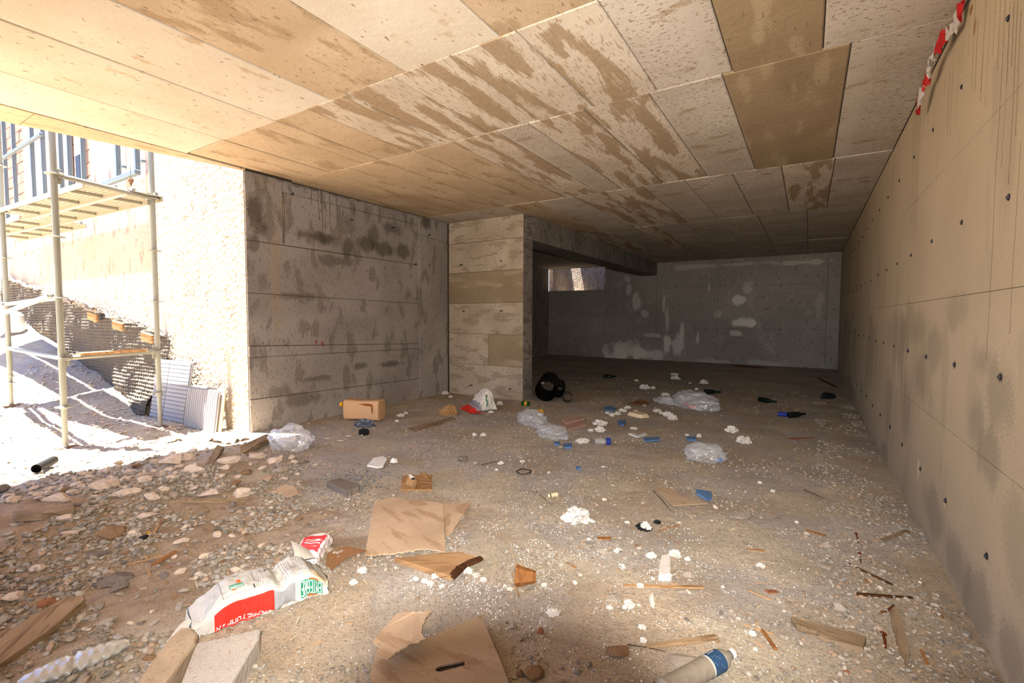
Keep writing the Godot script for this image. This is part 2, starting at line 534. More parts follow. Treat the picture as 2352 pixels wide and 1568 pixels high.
func make_materials():
	NM.rough = normal_map(5, 0.05, 3.0)
	NM.fine = normal_map(6, 0.15, 3.0)
	NM.crumple = normal_map(8, 0.012, 9.0)
	var nick := Color(0.36, 0.30, 0.24)
	var brown := Color(0.52, 0.43, 0.325)
	tex_jobs = [
		{key = "smooth", seed = 11, base = Color(0.745, 0.705, 0.645), base2 = Color(0.69, 0.635, 0.565), stain = Color(0.62, 0.53, 0.42), s0 = 0.78, s1 = 0.86, sa = 0.7, nick = nick, nf = 0.045, n0 = 0.84, n1 = 0.9, na = 0.6, along = 2.0},
		{key = "stained", seed = 31, base = Color(0.74, 0.69, 0.625), base2 = Color(0.67, 0.61, 0.54), stain = brown, sf = 0.011, s0 = 0.52, s1 = 0.60, sa = 0.75, nick = brown, nf = 0.09, n0 = 0.68, n1 = 0.78, na = 0.6, along = 6.0, warp = 20.0},
		{key = "brown", seed = 51, base = Color(0.56, 0.48, 0.37), base2 = Color(0.49, 0.41, 0.31), stain = Color(0.62, 0.55, 0.44), sf = 0.01, s0 = 0.62, s1 = 0.75, sa = 0.6, nick = nick, n0 = 0.83, n1 = 0.9, na = 0.5, along = 6.0},
		{key = "pale", seed = 71, base = Color(0.70, 0.655, 0.60), base2 = Color(0.62, 0.57, 0.51), stain = brown, s0 = 0.74, s1 = 0.80, sa = 0.6, nick = Color(0.42, 0.34, 0.26), nf = 0.09, n0 = 0.70, n1 = 0.79, na = 0.75, along = 0.5},
		{key = "tan", seed = 91, base = Color(0.69, 0.61, 0.51), base2 = Color(0.61, 0.525, 0.42), stain = brown, s0 = 0.64, s1 = 0.72, sa = 0.6, nick = nick, n0 = 0.76, n1 = 0.84, na = 0.5, along = 3.0},
		{key = "grey", seed = 111, base = Color(0.55, 0.51, 0.47), base2 = Color(0.45, 0.41, 0.375), stain = Color(0.36, 0.32, 0.28), sf = 0.014, s0 = 0.60, s1 = 0.68, sa = 0.6, nick = Color(0.28, 0.25, 0.22), nf = 0.06, n0 = 0.70, n1 = 0.78, na = 0.7, along = 0.4},
		{key = "pier", seed = 121, base = Color(0.66, 0.61, 0.54), base2 = Color(0.55, 0.49, 0.42), stain = Color(0.44, 0.38, 0.31), sf = 0.012, s0 = 0.62, s1 = 0.72, sa = 0.45, nick = Color(0.36, 0.31, 0.26), nf = 0.10, n0 = 0.70, n1 = 0.80, na = 0.6, along = 3.0},
		{key = "plaster", seed = 141, base = Color(0.66, 0.615, 0.56), base2 = Color(0.62, 0.57, 0.51), stain = Color(0.47, 0.39, 0.315), sf = 0.012, s0 = 0.70, s1 = 0.78, sa = 0.5, nick = Color(0.52, 0.45, 0.38), n0 = 0.85, n1 = 0.95, na = 0.25, along = 0.4, grain = 0.03},
		{key = "soil", seed = 161, base = Color(0.69, 0.645, 0.59), base2 = Color(0.61, 0.57, 0.515), stain = Color(0.57, 0.54, 0.505), sf = 0.03, s0 = 0.54, s1 = 0.64, sa = 0.55, nick = Color(0.38, 0.32, 0.27), nf = 0.09, n0 = 0.70, n1 = 0.80, na = 0.45, along = 1.0, grain = 0.16},
		right_wall_job(), left_wall_job(), back_wall_job(),
	] + more_jobs()
	var id := WorkerThreadPool.add_group_task(run_job, tex_jobs.size(), 4, true)
	WorkerThreadPool.wait_for_group_task_completion(id)
	for j in tex_jobs:
		j.image.generate_mipmaps()
		tex[j.key] = ImageTexture.create_from_image(j.image)
	for k in ["smooth", "stained", "brown", "pale", "tan", "grey", "pier"]: M[k] = textured(k)
	M.brown_pier = textured("brown"); M.brown_pier.albedo_color = Color(0.95, 0.98, 1.02)
	M.tan_world = textured("tan", 0.92, "rough", 0.3, 0.5)
	M.right_wall = textured("right_wall", 0.85, "", 0.0)
	M.back_wall = textured("back_wall", 0.92, "rough", 0.12)
	M.left_wall = textured("left_wall", 0.92, "rough", 0.12)
	M.plaster = textured("plaster", 0.95, "rough", 0.8, 0.5)
	M.grey_world = textured("grey", 0.92, "rough", 0.3, 0.5)
	M.soil = textured("soil", 0.97, "fine", 0.2, 0.6)
	M.soil.vertex_color_use_as_albedo = true
	M.joint = std(Color(0.30, 0.25, 0.20), 0.95)
	M.hole = std(Color(0.10, 0.09, 0.09), 0.9)
	M.plug = std(Color(0.22, 0.21, 0.22), 0.6)
	more_materials()

func right_wall_job() -> Dictionary:
	# the image covers 6 m of wall from z = -1.6 and its whole height
	var smear := Color(0.49, 0.45, 0.39)
	var run := Color(0.36, 0.30, 0.23)
	var bl := []
	for q in [[0.3794, 0.5802, 0.0718, 0.0623, 0.50], [0.2847, 0.6104, 0.0503, 0.0434, 0.45], [0.3553, 0.6795, 0.0482, 0.0888, 0.60], [0.4059, 0.7795, 0.0365, 0.1171, 0.60], [0.1546, 0.6139, 0.0363, 0.0319, 0.45], [0.1228, 0.6498, 0.0302, 0.0523, 0.55], [0.1620, 0.7017, 0.0284, 0.0713, 0.60], [0.1363, 0.7411, 0.0246, 0.0421, 0.60], [0.2554, 0.9263, 0.0545, 0.0477, 0.60], [0.1965, 0.9534, 0.0392, 0.0486, 0.60], [0.1325, 0.9659, 0.0328, 0.0469, 0.55], [0.0804, 0.9565, 0.0236, 0.0400, 0.50], [0.2314, 0.5415, 0.0330, 0.0467, 0.40], [0.5055, 0.5866, 0.0703, 0.1008, 0.45], [0.5521, 0.8205, 0.0399, 0.1180, 0.45], [0.7896, 0.6721, 0.0825, 0.1572, 0.50], [0.5734, 0.9841, 0.0425, 0.0530, 0.50], [0.0773, 0.8182, 0.0228, 0.0597, 0.30]]:
		bl.push_back([q[0], q[1], q[2], q[3], smear, q[4], 0.45, 1.5])
	for q in [[0.2229, 0.0251, 0.0061, 0.0111, 0.80], [0.2110, 0.0676, 0.0046, 0.0153, 0.50]]:
		bl.push_back([q[0], q[1], q[2], q[3], Color(0.45, 0.30, 0.16), q[4], 0.4, 1.0])
	for q in [[0.3340, 0.8856, 0.0081, 0.0280, 0.70], [0.2290, 0.8846, 0.0053, 0.0121, 0.70]]:
		bl.push_back([q[0], q[1], q[2], q[3], Color(0.78, 0.70, 0.58), q[4], 0.3, 1.0])
	var dr := []
	for q in [[0.1449, 0.1089, 0.6118, 2, 0.60], [0.1353, 0.1420, 0.2321, 2, 0.60], [0.1219, 0.1378, 0.3734, 2, 0.60], [0.1860, 0.0572, 0.1956, 2, 0.60], [0.2019, 0.0651, 0.1795, 2, 0.60], [0.1857, 0.1376, 0.2105, 2, 0.50], [0.2110, 0.0257, 0.1690, 2, 0.50], [0.2433, 0.0467, 0.1132, 1, 0.50], [0.2798, 0.0720, 0.1946, 2, 0.60], [0.2705, 0.0811, 0.2013, 2, 0.60], [0.2836, 0.0955, 0.1723, 1, 0.60], [0.2998, 0.0668, 0.1003, 2, 0.60], [0.3878, 0.0320, 0.1204, 2, 0.50], [0.3660, 0.0423, 0.1076, 2, 0.50], [0.4437, 0.0186, 0.1450, 1, 0.40], [0.3144, 0.0670, 0.2657, 1, 0.35], [0.1541, 0.0973, 0.1953, 2, 0.50], [0.1277, 0.1304, 0.2162, 2, 0.60], [0.4370, 0.2775, 0.4493, 2, 0.40], [0.4117, 0.1568, 0.2722, 1, 0.40], [0.1066, 0.3297, 0.5708, 2, 0.50], [0.1353, 0.1209, 0.3425, 2, 0.50], [0.1755, 0.0894, 0.2266, 1, 0.40], [0.2248, 0.0300, 0.1008, 1, 0.40], [0.2517, 0.0665, 0.1828, 1, 0.35], [0.3358, 0.0600, 0.1785, 1, 0.40], [0.4089, 0.0461, 0.1364, 1, 0.40], [0.1155, 0.1565, 0.3164, 2, 0.50], [0.1648, 0.0839, 0.1644, 2, 0.40], [0.4700, 0.0768, 0.1881, 1, 0.40]]:
		dr.push_back([q[0], q[1], q[2], q[3], run, q[4]])
	return {key = "right_wall", w = 2048, h = 1024, seed = 201, base = Color(0.67, 0.605, 0.515), base2 = Color(0.62, 0.56, 0.47), stain = Color(0.54, 0.49, 0.42), sf = 0.006, s0 = 0.66, s1 = 0.78, sa = 0.35, nick = Color(0.42, 0.36, 0.29), nf = 0.1, n0 = 0.86, n1 = 0.93, na = 0.4, along = 0.25, grain = 0.05, blots = bl, drips = dr}

func left_wall_job() -> Dictionary:
	# the image covers the wall from the corner (u = 0) to the pier, and its whole height
	var dark := Color(0.27, 0.24, 0.20)
	var bl := []
	for q in [[0.0375, 0.1372, 0.0346, 0.0832, 0.70], [0.0655, 0.1981, 0.0298, 0.0508, 0.70], [0.0205, 0.2728, 0.0256, 0.0331, 0.50], [0.2443, 0.2043, 0.0717, 0.0297, 0.70], [0.3184, 0.2031, 0.0577, 0.0270, 0.70], [0.3977, 0.2237, 0.0456, 0.0520, 0.60], [0.4727, 0.2019, 0.0576, 0.0413, 0.60], [0.5767, 0.2072, 0.0582, 0.0346, 0.60], [0.6907, 0.2085, 0.0639, 0.0363, 0.60], [0.5300, 0.1507, 0.0325, 0.0634, 0.50], [0.2129, -0.0024, 0.1038, 0.0145, 0.60], [0.3606, -0.0048, 0.1198, 0.0175, 0.60], [0.5091, -0.0123, 0.1140, 0.0187, 0.60], [0.6798, -0.0210, 0.1316, 0.0201, 0.60], [0.8324, 0.0264, 0.0415, 0.0476, 0.70], [0.6272, 0.1008, 0.0656, 0.0308, 0.50], [0.3560, 0.2986, 0.1000, 0.0236, 0.45], [0.1875, 0.4642, 0.1024, 0.0183, 0.40], [0.6197, 0.7903, 0.0763, 0.0180, 0.60], [0.4539, 0.7849, 0.0441, 0.0168, 0.50], [0.2339, 0.8197, 0.0720, 0.0152, 0.45], [0.0984, 0.8556, 0.0471, 0.0319, 0.40], [0.1970, 0.8991, 0.1046, 0.0299, 0.40]]:
		bl.push_back([q[0], q[1], q[2], q[3], dark, q[4], 0.5, 1.5])
	for q in [[0.0955, 0.3645, 0.0216, 0.3293, 0.40], [0.1283, 0.1164, 0.0191, 0.1047, 0.35], [0.0544, 0.0168, 0.0440, 0.0401, 0.40]]:
		bl.push_back([q[0], q[1], q[2], q[3], Color(0.55, 0.46, 0.36), q[4], 0.6, 1.2])
	for q in [[0.2474, 0.6596, 0.0054, 0.0114, 0.90], [0.2749, 0.6706, 0.0056, 0.0135, 0.80]]:
		bl.push_back([q[0], q[1], q[2], q[3], Color(0.55, 0.22, 0.20), q[4], 0.3, 1.0])
	var dr := []
	for q in [[0.2659, -0.0079, 0.1320, 2, 0.70], [0.2805, -0.0082, 0.1949, 2, 0.70], [0.2934, -0.0061, 0.2401, 1, 0.70], [0.3159, -0.0026, 0.1120, 2, 0.70], [0.3449, -0.0103, 0.1447, 2, 0.70], [0.3706, -0.0074, 0.0906, 1, 0.60], [0.2390, -0.0042, 0.0730, 2, 0.60], [0.4282, -0.0124, 0.2600, 1, 0.50], [0.4867, -0.0171, 0.0552, 2, 0.50], [0.5507, -0.0184, 0.0835, 1, 0.50], [0.2923, 0.0600, 0.0789, 4, 0.60], [0.1296, 0.0467, 0.2563, 2, 0.70], [0.5793, -0.0190, 0.0347, 2, 0.50], [0.6411, -0.0230, 0.0432, 1, 0.50], [0.7062, -0.0204, 0.0520, 1, 0.50]]:
		dr.push_back([q[0], q[1], q[2], q[3], Color(0.22, 0.19, 0.16), q[4]])
	return {key = "left_wall", w = 1024, h = 870, seed = 221, base = Color(0.575, 0.54, 0.51), base2 = Color(0.48, 0.445, 0.415), stain = Color(0.38, 0.34, 0.30), sf = 0.012, s0 = 0.64, s1 = 0.72, sa = 0.55, nick = Color(0.33, 0.30, 0.27), nf = 0.10, n0 = 0.72, n1 = 0.82, na = 0.5, along = 0.4, blots = bl, drips = dr}

func back_wall_job() -> Dictionary:
	var pale := Color(0.80, 0.78, 0.74)
	var bl := []
	for q in [[0.3376, 0.8898, 0.0989, 0.0907, 0.80], [0.4206, 0.9118, 0.0789, 0.0708, 0.70], [0.3036, 0.9531, 0.0428, 0.1009, 0.80], [0.4833, 0.8089, 0.0155, 0.1475, 0.80], [0.5264, 0.8265, 0.0240, 0.1542, 0.70], [0.7238, 0.3881, 0.0341, 0.0478, 0.90], [0.7415, 0.5870, 0.0363, 0.0516, 0.90], [0.7132, 0.6879, 0.0186, 0.0241, 0.60], [0.7650, 0.5943, 0.0154, 0.0394, 0.90], [0.3680, 0.3722, 0.0165, 0.0980, 0.60], [0.3423, 0.2591, 0.0101, 0.0537, 0.60], [0.4725, 0.3769, 0.0062, 0.1122, 0.60], [0.5911, 0.7574, 0.0058, 0.0670, 0.70], [0.4847, 0.5710, 0.0093, 0.1727, 0.50], [0.5388, 0.6763, 0.0119, 0.0935, 0.70], [0.7492, 0.2907, 0.0181, 0.0630, 0.50], [0.4354, 0.7252, 0.0410, 0.0220, 0.50], [0.6242, 0.2605, 0.0042, 0.0574, 0.50], [0.5826, 0.0582, 0.0845, 0.0331, 0.40], [0.7208, 0.0548, 0.0773, 0.0237, 0.40], [0.9067, 0.0689, 0.0681, 0.0223, 0.50], [0.3332, 0.1465, 0.0135, 0.0358, 0.50], [0.9452, 0.4348, 0.0113, 0.1477, 0.25], [0.6470, 0.9593, 0.0551, 0.0330, 0.30], [0.8068, 0.9562, 0.0738, 0.0313, 0.30], [0.4017, 0.5060, 0.0162, 0.0442, 0.50], [0.6571, 0.5072, 0.0111, 0.0326, 0.40]]:
		bl.push_back([q[0], q[1], q[2], q[3], pale, q[4], 0.35, 1.3])
	return {key = "back_wall", w = 1024, h = 512, seed = 241, base = Color(0.58, 0.55, 0.515), base2 = Color(0.49, 0.46, 0.43), stain = Color(0.62, 0.595, 0.555), sf = 0.014, s0 = 0.68, s1 = 0.80, sa = 0.5, nick = Color(0.36, 0.34, 0.31), nf = 0.07, n0 = 0.72, n1 = 0.82, na = 0.5, along = 0.5, blots = bl}

func uv_board(o: Vector3, along: Vector3, across: Vector3, shift: Vector2, s := 0.5) -> Callable:
	return func(p: Vector3) -> Vector2: return Vector2((p - o).dot(along), (p - o).dot(across)) * s + shift

# ---------------------------------------------------------------- the shell
func build_ceiling():
	var c := structure("ceiling", "board-marked concrete ceiling slab with brown stained formwork panels")
	slab(c, "slab", Vector3(XL, CEIL + 0.012, ZC), Vector3(XR + 0.3, CEIL + 0.32, 4.0), M.joint)
	slab(c, "slab", Vector3(XL - 0.02, CEIL + 0.012, ZB - 0.3), Vector3(XR + 0.3, CEIL + 0.32, ZC), M.joint)
	slab(c, "slab", Vector3(XB - 0.3, CEIL + 0.012, ZB - 0.3), Vector3(XL - 0.02, CEIL + 0.32, Z1 + 0.3), M.joint)
	var lip := MB.new()                                       # the edge strip widens towards the viewer
	var e := PackedVector2Array([Vector2(-5.45, 4.0), Vector2(-5.12, -1.2), Vector2(-5.0, -1.95), Vector2(XL - 0.02, ZC), Vector2(XL, ZC), Vector2(XL, 4.0)])
	lip = plate(e, 0.31, 0.0)
	part("slab_edge", lip.mesh(M.tan_world if M.has("tan_world") else M.joint, false), c, Vector3(0, CEIL + 0.012, 0))
	var rows := [
		[4.0, -0.35, [-4.74, -4.11, -3.40, -2.76, -2.07, -1.40, -0.73, -0.06, XR], "sssssssss"],
		[-0.35, -2.10, [-4.74, -4.11, -3.40, -2.76, -2.07, -1.40, -0.73, -0.06, XR], "ssststsss"],
		[-2.10, -3.12, [-4.70, -4.12, -3.60, -3.39, -3.01, -2.60, -2.18, -1.73, -1.30, -0.86, -0.42, 0.025, XR], "ttttSSSSSpbp"],
		[-3.12, -5.25, [-4.766, -4.32, -3.84, -3.41, -2.97, -2.55, -2.11, -1.82, -1.37, -0.92, -0.48, 0.15, XR], "tttttSpSSpBp"],
		[-5.25, -7.55, [-6.6, -5.9, -5.2, -4.5, -3.86, -3.406, -2.94, -2.43, -2.05, -1.60, -1.15, -0.69, -0.26, 0.165, XR], "ppppptpSSpppSpp"],
		[-7.55, -10.4, [-6.6, -5.9, -5.2, -4.5, -3.86, -3.406, -2.91, -2.40, -2.10, -1.65, -1.15, -0.65, -0.05, XR], "pppppSpSpppppp"],
		[-10.4, ZB, [-6.6, -5.9, -5.2, -4.5, -3.86, -3.406, -2.72, -2.10, -1.40, -0.65, -0.05, XR], "pppppppppppp"],
	]
	var mats := {"s": "smooth", "t": "tan", "S": "stained", "p": "pale", "b": "brown", "B": "brown"}
	var r := RandomNumberGenerator.new(); r.seed = 3
	var n := 0
	for row in rows:
		for i in row[2].size() - 1:
			var x0: float = row[2][i]; var x1: float = row[2][i + 1]
			var z0: float = row[0]; var z1: float = row[1]
			if i > 0:                                             # the cross joints wander a little
				z1 += 0.012 * sin(x0 * 9.0 + z1)
			var a := [Vector3(x0, CEIL + 0.012, z0), Vector3(x1, CEIL + 0.012, z0), Vector3(x1, CEIL + 0.012, z1), Vector3(x0, CEIL + 0.012, z1)]
			var k: String = row[3][i]
			panel(c, "panel", a, Vector3.DOWN, 0.012 + r.randf_range(-0.0025, 0.0025), M[mats[k]], uv_board(a[0], Vector3.FORWARD, Vector3.RIGHT, Vector2(r.randf(), r.randf())), 0.0035, 0.006)
			n += 1
	# the edge strip, in two lengths
	for q in [[4.0, -1.12, -5.45, -5.125], [-1.12, ZC, -5.125, XL - 0.03]]:
		var a := [Vector3(q[2], CEIL + 0.012, q[0]), Vector3(-4.74, CEIL + 0.012, q[0]), Vector3(-4.74, CEIL + 0.012, q[1]), Vector3(q[3], CEIL + 0.012, q[1])]
		panel(c, "panel", a, Vector3.DOWN, 0.016, M.tan, uv_board(a[0], Vector3.FORWARD, Vector3.RIGHT, Vector2(r.randf(), r.randf())), 0.002, 0.004)

func build_walls():
	var r := RandomNumberGenerator.new(); r.seed = 4
	# right wall: four lifts of large smooth panels
	var w := structure("wall_right", "smooth beige concrete wall with tie holes and dark drip marks")
	slab(w, "core", Vector3(XR + 0.012, -0.3, ZB - 0.3), Vector3(XR + 0.3, CEIL + 0.3, 4.0), M.joint)
	var uvw := func(p: Vector3) -> Vector2: return Vector2((-p.z - 1.6) / 6.0, (CEIL - p.y) / CEIL)
	var zs := [4.0, 1.0, -1.55, -4.55, -7.55, -10.4, ZB]
	var ys := [-0.25, 0.655, 1.285, 1.96, CEIL]
	for j in 4:
		for i in zs.size() - 1:
			var a := [Vector3(XR + 0.012, ys[j], zs[i]), Vector3(XR + 0.012, ys[j], zs[i + 1]), Vector3(XR + 0.012, ys[j + 1], zs[i + 1]), Vector3(XR + 0.012, ys[j + 1], zs[i])]
			panel(w, "panel", a, Vector3.LEFT, 0.012 + r.randf_range(-0.0012, 0.0012), M.right_wall, uvw, 0.0008, 0.0025)
	# tie holes: a rim with a dark cup and the rest of a plastic cone
	var cup := lathe([[0.0, 0.004], [0.011, 0.004], [0.0135, 0.0], [0.0165, -0.003], [0.019, 0.0015], [0.0205, 0.0]], 18)
	var cup_mesh := cup.mesh(M.hole, true, false)
	var cone_mesh := lathe([[0.009, 0.0], [0.009, 0.003], [0.006, 0.006], [0.0, 0.006]], 12).mesh(M.plug, false, false)
	for row in [[2.265, -2.42, 14], [1.61, -2.33, 14], [0.97, -2.32, 14], [0.31, -2.36, 10]]:
		for k in row[2]:
			var h := part("tie_hole", cup_mesh, w, Vector3(XR + 0.0005, row[0] + r.randf_range(-0.012, 0.012), row[1] - 0.6 * k + r.randf_range(-0.02, 0.02)))
			h.rotation.z = PI / 2
			var cn := part("tie_cone", cone_mesh, h, Vector3(0, 0.002, 0))
			cn.rotation = Vector3(r.randf_range(-0.2, 0.2), 0, r.randf_range(-0.2, 0.2))
	# left wall
	w = structure("wall_left", "grey board-marked concrete wall with dark water stains")
	slab(w, "core", Vector3(XL - 0.3, -0.3, Z1), Vector3(XL - 0.012, CEIL + 0.01, ZC - 0.002), M.joint)
	var uvl := func(p: Vector3) -> Vector2: return Vector2((ZC - p.z) / (ZC - Z1), (CEIL - p.y) / CEIL)
	var rects := []            # z near, z far, and heights at both ends
	for q in [[0.31, 0.83, 0.34, 0.88], [0.05, 0.31, 0.02, 0.34]]: pass
	var lev := [[-0.25, -0.25], [0.34, 0.29], [0.77, 0.73], [0.885, 0.80], [1.42, 1.38], [1.945, 1.93]]
	for k in lev.size() - 1: rects.push_back([ZC, -5.08, lev[k][0], lev[k + 1][0], lev[k][1], lev[k + 1][1]])
	rects.push_back([ZC, -3.02, 1.945, CEIL, 1.945, CEIL])
	rects.push_back([-3.02, -3.95, 1.945, 2.50, 1.94, 2.50]); rects.push_back([-3.95, -4.42, 1.94, 2.50, 1.935, 2.50]); rects.push_back([-4.42, -5.08, 1.935, 2.50, 1.93, 2.50])
	rects.push_back([-3.02, -3.13, 2.50, CEIL, 2.50, CEIL]); rects.push_back([-3.13, -5.08, 2.50, CEIL, 2.50, CEIL])
	rects.push_back([-5.08, Z1 + 0.012, -0.25, 2.36, -0.25, 2.33]); rects.push_back([-5.08, Z1 + 0.012, 2.36, CEIL, 2.33, CEIL])
	for q in rects:
		var a := [Vector3(XL - 0.012, q[2], q[0]), Vector3(XL - 0.012, q[3], q[0]), Vector3(XL - 0.012, q[5], q[1]), Vector3(XL - 0.012, q[4], q[1])]
		var lift := 0.012 + r.randf_range(-0.003, 0.003)
		if q[0] > -5.0 and q[2] > 0.7 and q[3] < 0.9: lift = 0.02
		if q[0] < -5.0: lift = 0.019
		panel(w, "panel", a, Vector3.RIGHT, lift, M.left_wall, uvl, 0.0025, 0.005)
	var rod := tube([Vector3(-0.02, 0, 0), Vector3(0.045, -0.002, 0.004)], 0.007, 8).mesh(M.hole, true)
	for q in [[2.50, -3.13], [2.37, -3.91], [2.38, -4.58], [2.38, -5.28], [1.95, -5.3], [1.93, -5.0]]:
		var o := part("tie_rod", rod, w, Vector3(XL, q[0], q[1]))
		o.rotation.y = r.randf_range(-0.4, 0.4); o.rotation.z = r.randf_range(-0.3, 0.3)
	# pier
	w = structure("wall_pier", "pier of board-marked concrete with one smooth dark band")
	slab(w, "core", Vector3(XB, -0.3, Z1 - 0.27), Vector3(XP - 0.012, CEIL + 0.01, Z1 - 0.012), M.joint)
	var py := [-0.25, 0.475, 0.935, 1.395, 1.86, 2.305, CEIL]
	var pk := ["pier", "pier", "pier", "brown_pier", "pier", "pier"]
	for k in 6:
		if k == 1:
			for q in [[XL + 0.02, -4.0, "pier"], [-4.0, XP, "brown_pier"]]:
				var b := [Vector3(q[0], py[k], Z1 - 0.012), Vector3(q[1], py[k], Z1 - 0.012), Vector3(q[1], py[k + 1], Z1 - 0.012), Vector3(q[0], py[k + 1], Z1 - 0.012)]
				panel(w, "panel", b, Vector3.BACK, 0.012 + r.randf_range(-0.002, 0.002), M[q[2]], uv_board(b[0], Vector3.RIGHT, Vector3.UP, Vector2(r.randf(), r.randf())), 0.002, 0.004)
			continue
		var a := [Vector3(XL + 0.02, py[k], Z1 - 0.012), Vector3(XP, py[k], Z1 - 0.012), Vector3(XP, py[k + 1], Z1 - 0.012), Vector3(XL + 0.02, py[k + 1], Z1 - 0.012)]
		panel(w, "panel", a, Vector3.BACK, 0.012 + r.randf_range(-0.002, 0.003), M[pk[k]], uv_board(a[0], Vector3.RIGHT, Vector3.UP, Vector2(r.randf(), r.randf())), 0.0025, 0.005)
	for q in [[-0.25, 2.30], [2.30, CEIL]]:
		var a := [Vector3(XP - 0.012, q[0], Z1 - 0.004), Vector3(XP - 0.012, q[0], Z1 - 0.27), Vector3(XP - 0.012, q[1], Z1 - 0.27), Vector3(XP - 0.012, q[1], Z1 - 0.004)]
		panel(w, "panel", a, Vector3.RIGHT, 0.012, M.grey, uv_board(a[0], Vector3.UP, Vector3.FORWARD, Vector2(r.randf(), r.randf())), 0.001, 0.004)
	for q in [[-4.48, 1.98], [-3.77, 2.0], [-4.44, 1.27], [-3.75, 1.28], [-4.3, 0.16], [-3.6, 0.16]]:
		var o := part("tie_rod", rod, w, Vector3(q[0], q[1], Z1))
		o.rotation.y = -PI / 2 + r.randf_range(-0.5, 0.5); o.rotation.z = r.randf_range(-0.3, 0.3)
	# beam that runs on from the pier
	w = structure("ceiling_beam", "concrete downstand beam running from the pier to the back wall")
	slab(w, "core", Vector3(-3.85, 2.312, ZB), Vector3(XP - 0.012, CEIL + 0.01, Z1 - 0.27), M.grey_world)
	for q in [[-6.0, -8.4], [-8.4, -10.9], [-10.9, ZB]]:
		var a := [Vector3(XP - 0.012, 2.30, q[0]), Vector3(XP - 0.012, 2.30, q[1]), Vector3(XP - 0.012, CEIL, q[1]), Vector3(XP - 0.012, CEIL, q[0])]
		panel(w, "panel", a, Vector3.RIGHT, 0.012, M.grey, uv_board(a[0], Vector3.FORWARD, Vector3.UP, Vector2(r.randf(), r.randf())), 0.0015, 0.004)
		a = [Vector3(-3.85, 2.312, q[0]), Vector3(XP - 0.012, 2.312, q[0]), Vector3(XP - 0.012, 2.312, q[1]), Vector3(-3.85, 2.312, q[1])]
		panel(w, "panel", a, Vector3.DOWN, 0.012, M.grey, uv_board(a[0], Vector3.FORWARD, Vector3.RIGHT, Vector2(r.randf(), r.randf())), 0.0015, 0.004)

func build_back_room():
	var r := RandomNumberGenerator.new(); r.seed = 5
	var w := structure("wall_back", "concrete back wall with pale plaster patches and a high window opening")
	var uvb := func(p: Vector3) -> Vector2: return Vector2((p.x - XB) / (XR - XB), (CEIL - p.y) / CEIL)
	# core round the opening x -6.58..-4.83, y 1.97..2.63
	slab(w, "core", Vector3(XB - 0.3, -0.3, ZB - 0.3), Vector3(XR + 0.3, 1.97, ZB - 0.012), M.joint)
	slab(w, "core", Vector3(-4.83, 1.97, ZB - 0.3), Vector3(XR + 0.3, CEIL + 0.3, ZB - 0.012), M.joint)
	for q in [[XB, 1.97, -0.25], [-4.83, -3.4, -0.25], [-3.4, -1.9, -0.25], [-1.9, 0.34, -0.25]]:
		var x1: float = q[1] if q[0] > XB + 0.1 else -4.83
		for y in [[-0.25, 0.93], [0.93, 1.97], [1.97, CEIL]]:
			if q[0] < -6.0 and y[0] > 1.9: continue
			var a := [Vector3(q[0], y[0], ZB - 0.012), Vector3(x1, y[0], ZB - 0.012), Vector3(x1, y[1], ZB - 0.012), Vector3(q[0], y[1], ZB - 0.012)]
			panel(w, "panel", a, Vector3.BACK, 0.012 + r.randf_range(-0.003, 0.003), M.back_wall, uvb, 0.002, 0.004)
	var col := [Vector3(0.34, -0.25, ZB - 0.012), Vector3(XR, -0.25, ZB - 0.012), Vector3(XR, CEIL, ZB - 0.012), Vector3(0.34, CEIL, ZB - 0.012)]
	panel(w, "panel", col, Vector3.BACK, 0.06, M.back_wall, uvb, 0.002, 0.006)
	w = structure("wall_far_side", "concrete side wall of the far room")
	slab(w, "core", Vector3(XB - 0.3, -0.3, ZB), Vector3(XB, CEIL + 0.01, Z1 - 0.2), M.grey_world)
	# light well behind the opening
	w = structure("wall_light_well", "pale concrete light well behind the high window opening")
	slab(w, "back_panel", Vector3(-7.2, 1.2, ZB - 1.55), Vector3(-4.2, 4.2, ZB - 1.4), M.grey_world)
	slab(w, "side_panel", Vector3(-6.75, 1.2, ZB - 1.4), Vector3(-6.6, 3.12, ZB - 0.3), M.grey_world)  # unseen top raised so that less sky light reaches the opening
	slab(w, "added_shade_slab", Vector3(-6.3, 3.3, ZB - 1.4), Vector3(-4.45, 3.45, ZB - 0.3), M.grey_world)  # added out of view to keep sun and sky off the well
	slab(w, "side_panel", Vector3(-4.6, 1.2, ZB - 1.4), Vector3(-4.45, 4.2, ZB - 0.3), M.grey_world)
	slab(w, "sill", Vector3(-6.6, 1.75, ZB - 1.4), Vector3(-4.6, 1.9, ZB - 0.3), M.grey_world)

